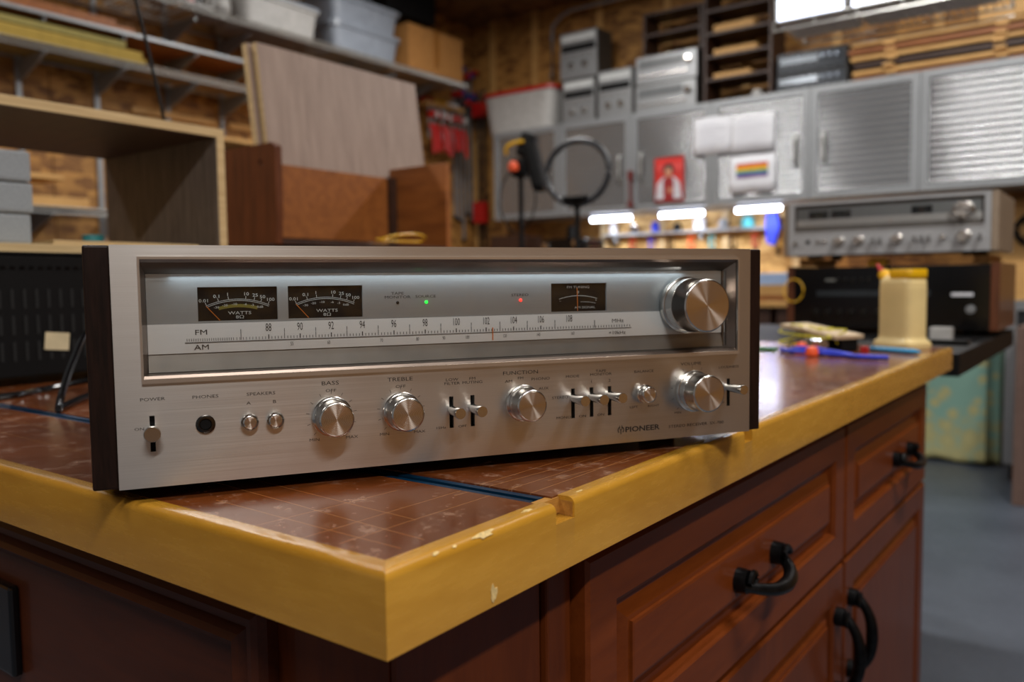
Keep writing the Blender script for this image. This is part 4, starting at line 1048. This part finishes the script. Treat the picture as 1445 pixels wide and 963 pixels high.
b=MB(); b.lathe([(.04,0),(.045,.01),(.045,.08),(.02,.1)],14); single('spray_can','small green-blue can on the raised pine plank','can',(-4.16,1.55,.7165),b,plain('green_can','2f7a5c',.5),True)
# strips leaning on the lower wall
for k,(yy,ln) in enumerate(((2.35,.55),(3.0,.4))):
    b=MB(); b.box(0,0,0,.02,ln,.035,.002); single('wood_strip','thin pine strip fixed to the left wall below the wire shelf, '+('left','right')[k]+' one','strip',(-4.399,yy,1.16),b,M_pine)
# long ledge at right of the carcass
b=MB(); b.box(0,0,0,.30,1.2,.02,.002); ls=single('ledge_board','pale ledge board on the left wall behind the plywood case','shelf',(-4.36,2.5,1.015),b,M_pine)
for k,yy in enumerate((2.58,2.95)): bracket('grey angled bracket under the pale ledge board, '+('left','right')[k]+' one',yy,1.0145,.30,'brackets of the ledge board')
# bins on the top wire shelf
def tub(label,x,y,z,w_,d_,h_,mat,lid=None,name='plastic_bin'):
    t=thing(name,label,'bin',(x,y,z))
    MB().rings([rr(w_*.43,d_*.43,0,24,.25),rr(w_*.47,d_*.47,h_*.8,24,.25),rr(w_*.5,d_*.5,h_*.82,24,.25),rr(w_*.5,d_*.5,h_*.9,24,.25)]).build('tub',mat,t,True)
    MB().rings([rr(w_*.51,d_*.51,h_*.905,24,.25),rr(w_*.51,d_*.51,h_*.98,24,.25),rr(w_*.44,d_*.44,h_,24,.25)]).build('lid',lid or mat,t,True)
    return t
TZ=1.7095
tub('cloudy plastic bin on the top wire shelf, full of white parts',-4.15,3.12,TZ,.40,.62,.21,M_tote,M_bin)
tub('clear grey-blue plastic bin on the top wire shelf, lower of the stacked two',-4.15,3.84,TZ,.40,.66,.19,M_bin)
tub('clear grey-blue plastic bin on the top wire shelf, upper of the stacked two',-4.15,3.84,TZ+.1905,.40,.66,.18,M_bin)
bx=thing('cardboard_box','brown cardboard box at the end of the top wire shelf','box',(-4.33,4.20,TZ))
MB().box(0,0,0,.40,.60,.32,.003).build('box_body',M_card,bx); MB().box(.398,.27,.05,.4012,.33,.3195).build('tape',plain('packing_tape','8a5a28',.3),bx)
b=MB(); b.box(0,0,0,.4,.5,.3,.01); single('black_case','black case on top of the stacked grey-blue bins','case',(-4.35,4.02,TZ+.3712),b,M_black)
# wire basket with red things, bag
wbk=thing('wire_basket','white wire basket with red items on the top wire shelf','basket',(-4.33,2.18,TZ+.006))
b=MB()
for z in (0,.06,.12,.18):
    b.tube([(0,0,z),(.40,0,z),(.40,.42,z),(0,.42,z)],.005,6,True)
for k in range(12): b.cyl((.40,.42*k/11,0),(.40,.42*k/11,.18),.003,seg=5); b.cyl((0,.42*k/11,0),(.40,.42*k/11,0),.003,seg=5)
b.build('wires',plain('white_coated_wire','c8c8c6',.4),wbk)
for k in range(6):
    b=MB(); b.box(0,0,0,.045,.045,.13,.006); single('red_box','small '+('red','dark')[k%2]+' box in the white wire basket, '+('left','middle','right')[k//2]+' of the '+('red','dark')[k%2]+' ones','box',(-4.00,2.215+k*.06,TZ+.0125),b,(M_red,M_black)[k%2],group=('red','dark')[k%2]+' boxes in the wire basket')
b=MB(); b.rings([rr(.10,.06,0,20,.8),rr(.14,.085,.05,20,.9),rr(.13,.08,.13,20,.9),rr(.05,.05,.20,20,.9),rr(.02,.02,.24,20,.9)]); single('plastic_bag','crumpled clear plastic bag between wire basket and cloudy bin','bag',(-4.10,2.705,TZ+.0005),b,M_tote,True)

# ================================================================ clamps near the corner
def bar_clamp(label,x,y,zt,L_,mat,group=None):
    t=thing('bar_clamp',label,'clamp',(x,y,zt-L_),0,group)
    MB().box(-.004,-.014,0,.004,.014,L_,.001).build('bar',M_grey,t)
    MB().box(-.012,-.02,L_-.06,.080,.02,L_-.02,.004).build('fixed_jaw',mat,t)
    MB().box(-.014,-.022,L_*.80,.085,.022,L_*.80+.05,.004).build('sliding_jaw',mat,t)
    MB().cyl((.065,0,L_*.80-.10),(.065,0,L_*.80-.0005),.012,seg=10).build('screw_handle',M_iron,t,True)
    MB().box(-.012,-.018,-.03,.012,.018,-.0005,.003).build('end_stop',M_iron,t)
M_bluec=plain('blue_clamp_jaw','2a3a78',.4)
cn=['leftmost','second','third','fourth','rightmost']
for k,(yy,L_,m_) in enumerate(((5.225,1.25,M_red),(5.28,1.30,M_bluec),(5.335,1.42,M_red),(5.39,1.2,M_bluec),(5.445,1.3,M_red))):
    bar_clamp('long bar clamp with '+('red','blue')[m_ is M_bluec]+' jaws hanging near the corner, '+cn[k]+' of five',-4.385,yy,1.98+.03*math.sin(k*2),L_,m_)
for k,xx in enumerate((-4.26,-4.20)):
    t=thing('pipe_clamp','black pipe clamp with red heads on the back wall, '+('left','right')[k]+' one','clamp',(xx,5.40,.05))
    MB().cyl((0,0,0),(0,0,1.75),.013,seg=10).build('pipe',M_iron,t,True)
    MB().box(-.026,-.06,.62,.026,.02,.80,.006).build('sliding_head',M_red,t); MB().box(-.026,-.06,1.52,.026,.02,1.64,.006).build('fixed_head',M_red,t)
# bundle of red spring clamps on a rail
rl_=thing('clamp_rail','rail on the left wall from which red quick clamps hang','rail',(-4.399,4.72,1.58)); MB().box(0,0,0,.16,.47,.03,.003).build('rail_board',M_pine,rl_)
rnd=random.Random(11)
for k in range(10):
    t=thing('quick_clamp',('red-jawed quick clamp hanging from the wall rail, ','silver-jawed quick clamp hanging from the wall rail, ')[k%2]+('at the left end','second from left','third from left','fourth from left','fifth from left','fifth from right','fourth from right','third from right','second from right','at the right end')[k],'clamp',(-4.24+rnd.uniform(-.015,.03),4.745+k*.045,1.575),rnd.uniform(-.25,.25))
    MB().box(-.004,-.008,-.26,.004,.008,0,.001).build('bar',M_grey,t)
    MB().box(-.01,-.012,-.10,.055,.012,-.05,.005).build('jaw',M_red if k%2==0 else M_tote,t)
    MB().tube([(.01,0,-.15),(.04,0,-.22),(.045,0,-.33-rnd.uniform(0,.06))],.015,8).build('grip',M_red,t,True)
for k in range(3):
    b=MB(); b.box(0,0,0,.09,.14,.04,.006); single('blade_pack',('red','yellow','white')[k]+' tool packet lying on the clamp rail','packet',(-4.38,4.73+.155*k,1.6105),b,(M_red,M_yellow,M_paper)[k])
# blue tool at the bottom of the corner
b=MB(); b.box(0,0,0,.09,.12,.08,.015); 
# tall timber leaning beside corner
for k,xx in enumerate((-4.36,-4.05)):
    b=MB(); b.box(0,0,0,.035,.02,2.3,.002); single('timber_length','upright timber length against the back wall in the corner, '+('left','right')[k]+' one','board',(xx,5.478-.0008*0-.02,-.0+(-.9)),b,M_pineX)

# ================================================================ right background: cloth, cart, cabinets
def drape():
    t=thing('draped_cloth','turquoise and yellow batik cloth draped over a stand below the far table','cloth',(-.485,5.02,-.9))
    b=MB(); nu,nv=40,26; V=[]
    path=[(-.225,.16),(-.215,-.02),(.16,-.06),(.235,.02),(.25,.30)]
    def pt(s):
        s*=len(path)-1; i=min(int(s),len(path)-2); f=s-i; return Vector((path[i][0]*(1-f)+path[i+1][0]*f,path[i][1]*(1-f)+path[i+1][1]*f,0))
    for j in range(nv+1):
        row=[]; v=j/nv
        for i in range(nu+1):
            u=i/nu; p=pt(u); amp_=.018*(1-v*.5); top=.80-.10*max(0,.5-u)
            z=(.01+.015*math.sin(u*23)**2)*(1-v)+top*v
            p+=Vector((math.sin(u*31+v*2)*amp_*.6,-math.cos(u*26+math.sin(v*3))*amp_-(1-v)**3*.05,z)); row.append(b.b.verts.new(p))
        V.append(row)
    row=[]
    for i in range(nu+1):
        p=pt(i/nu); row.append(b.b.verts.new(Vector((p.x*.9,max(p.y,.12)+.05,V[-1][i].co.z+.012))))
    V.append(row)
    for j in range(len(V)-1):
        for i in range(nu): b.b.faces.new((V[j][i],V[j][i+1],V[j+1][i+1],V[j+1][i]))
    o=b.build('cloth_folds',M_batik,t,True); sm=o.modifiers.new('s','SOLIDIFY'); sm.thickness=.004
drape()
b=MB(); b.box(0,0,0,.34,.24,.60,.003); single('stool_crate','dark wooden crate hidden beneath the batik cloth','crate',(-.66,5.12,-.9),b,M_fin)
gf=thing('metal_door_frame','grey metal framed cabinet right of the batik cloth','cabinet',(-.205,4.55,-.9))
b=MB(); grid_plate(b,0,.60,.10,.93,0,.03,[(.045,.555,.16,.88)]); b.build('frame',M_grey,gf)
MB().box(.01,.0305,.10,.59,.45,.92,.003).build('body',plain('dark_grey_body','2f3033',.5),gf)
for x in (.02,.54):
    MB().box(x,.1,0,x+.04,.14,.0998).build('leg',M_black,gf); MB().box(x,.35,0,x+.04,.39,.0998).build('leg',M_black,gf)
b=MB(); b.box(0,0,0,.5,.42,.82,.004); single('brown_cabinet','brown side of a cabinet at the right edge of the picture','cabinet',(-.118,4.10,-.9),b,plain('taupe_board','6c554b',.6))
# pale board and wheel behind, right of the stacked receivers
b=MB(); b.box(0,0,0,.9,.018,.62,.002); single('pale_board','pale wooden board against the back wall right of the stacked receivers','board',(-.40,5.44,-.02),b,M_pineX)
b=MB(); b.tube([(.085*math.cos(a),0,.085*math.sin(a)) for a in [2*PI*i/28 for i in range(28)]],.016,8,True); b.cyl((0,-.02,0),(0,.02,0),.03,seg=16)
for k in range(4): a=PI/4+k*PI/2; b.cyl((.025*math.cos(a),0,.025*math.sin(a)),(.08*math.cos(a),0,.08*math.sin(a)),.006,seg=6)
single('hose_reel','black round reel hanging on the back wall at the right edge','reel',(-.17,5.41,.42),b,M_black,True)
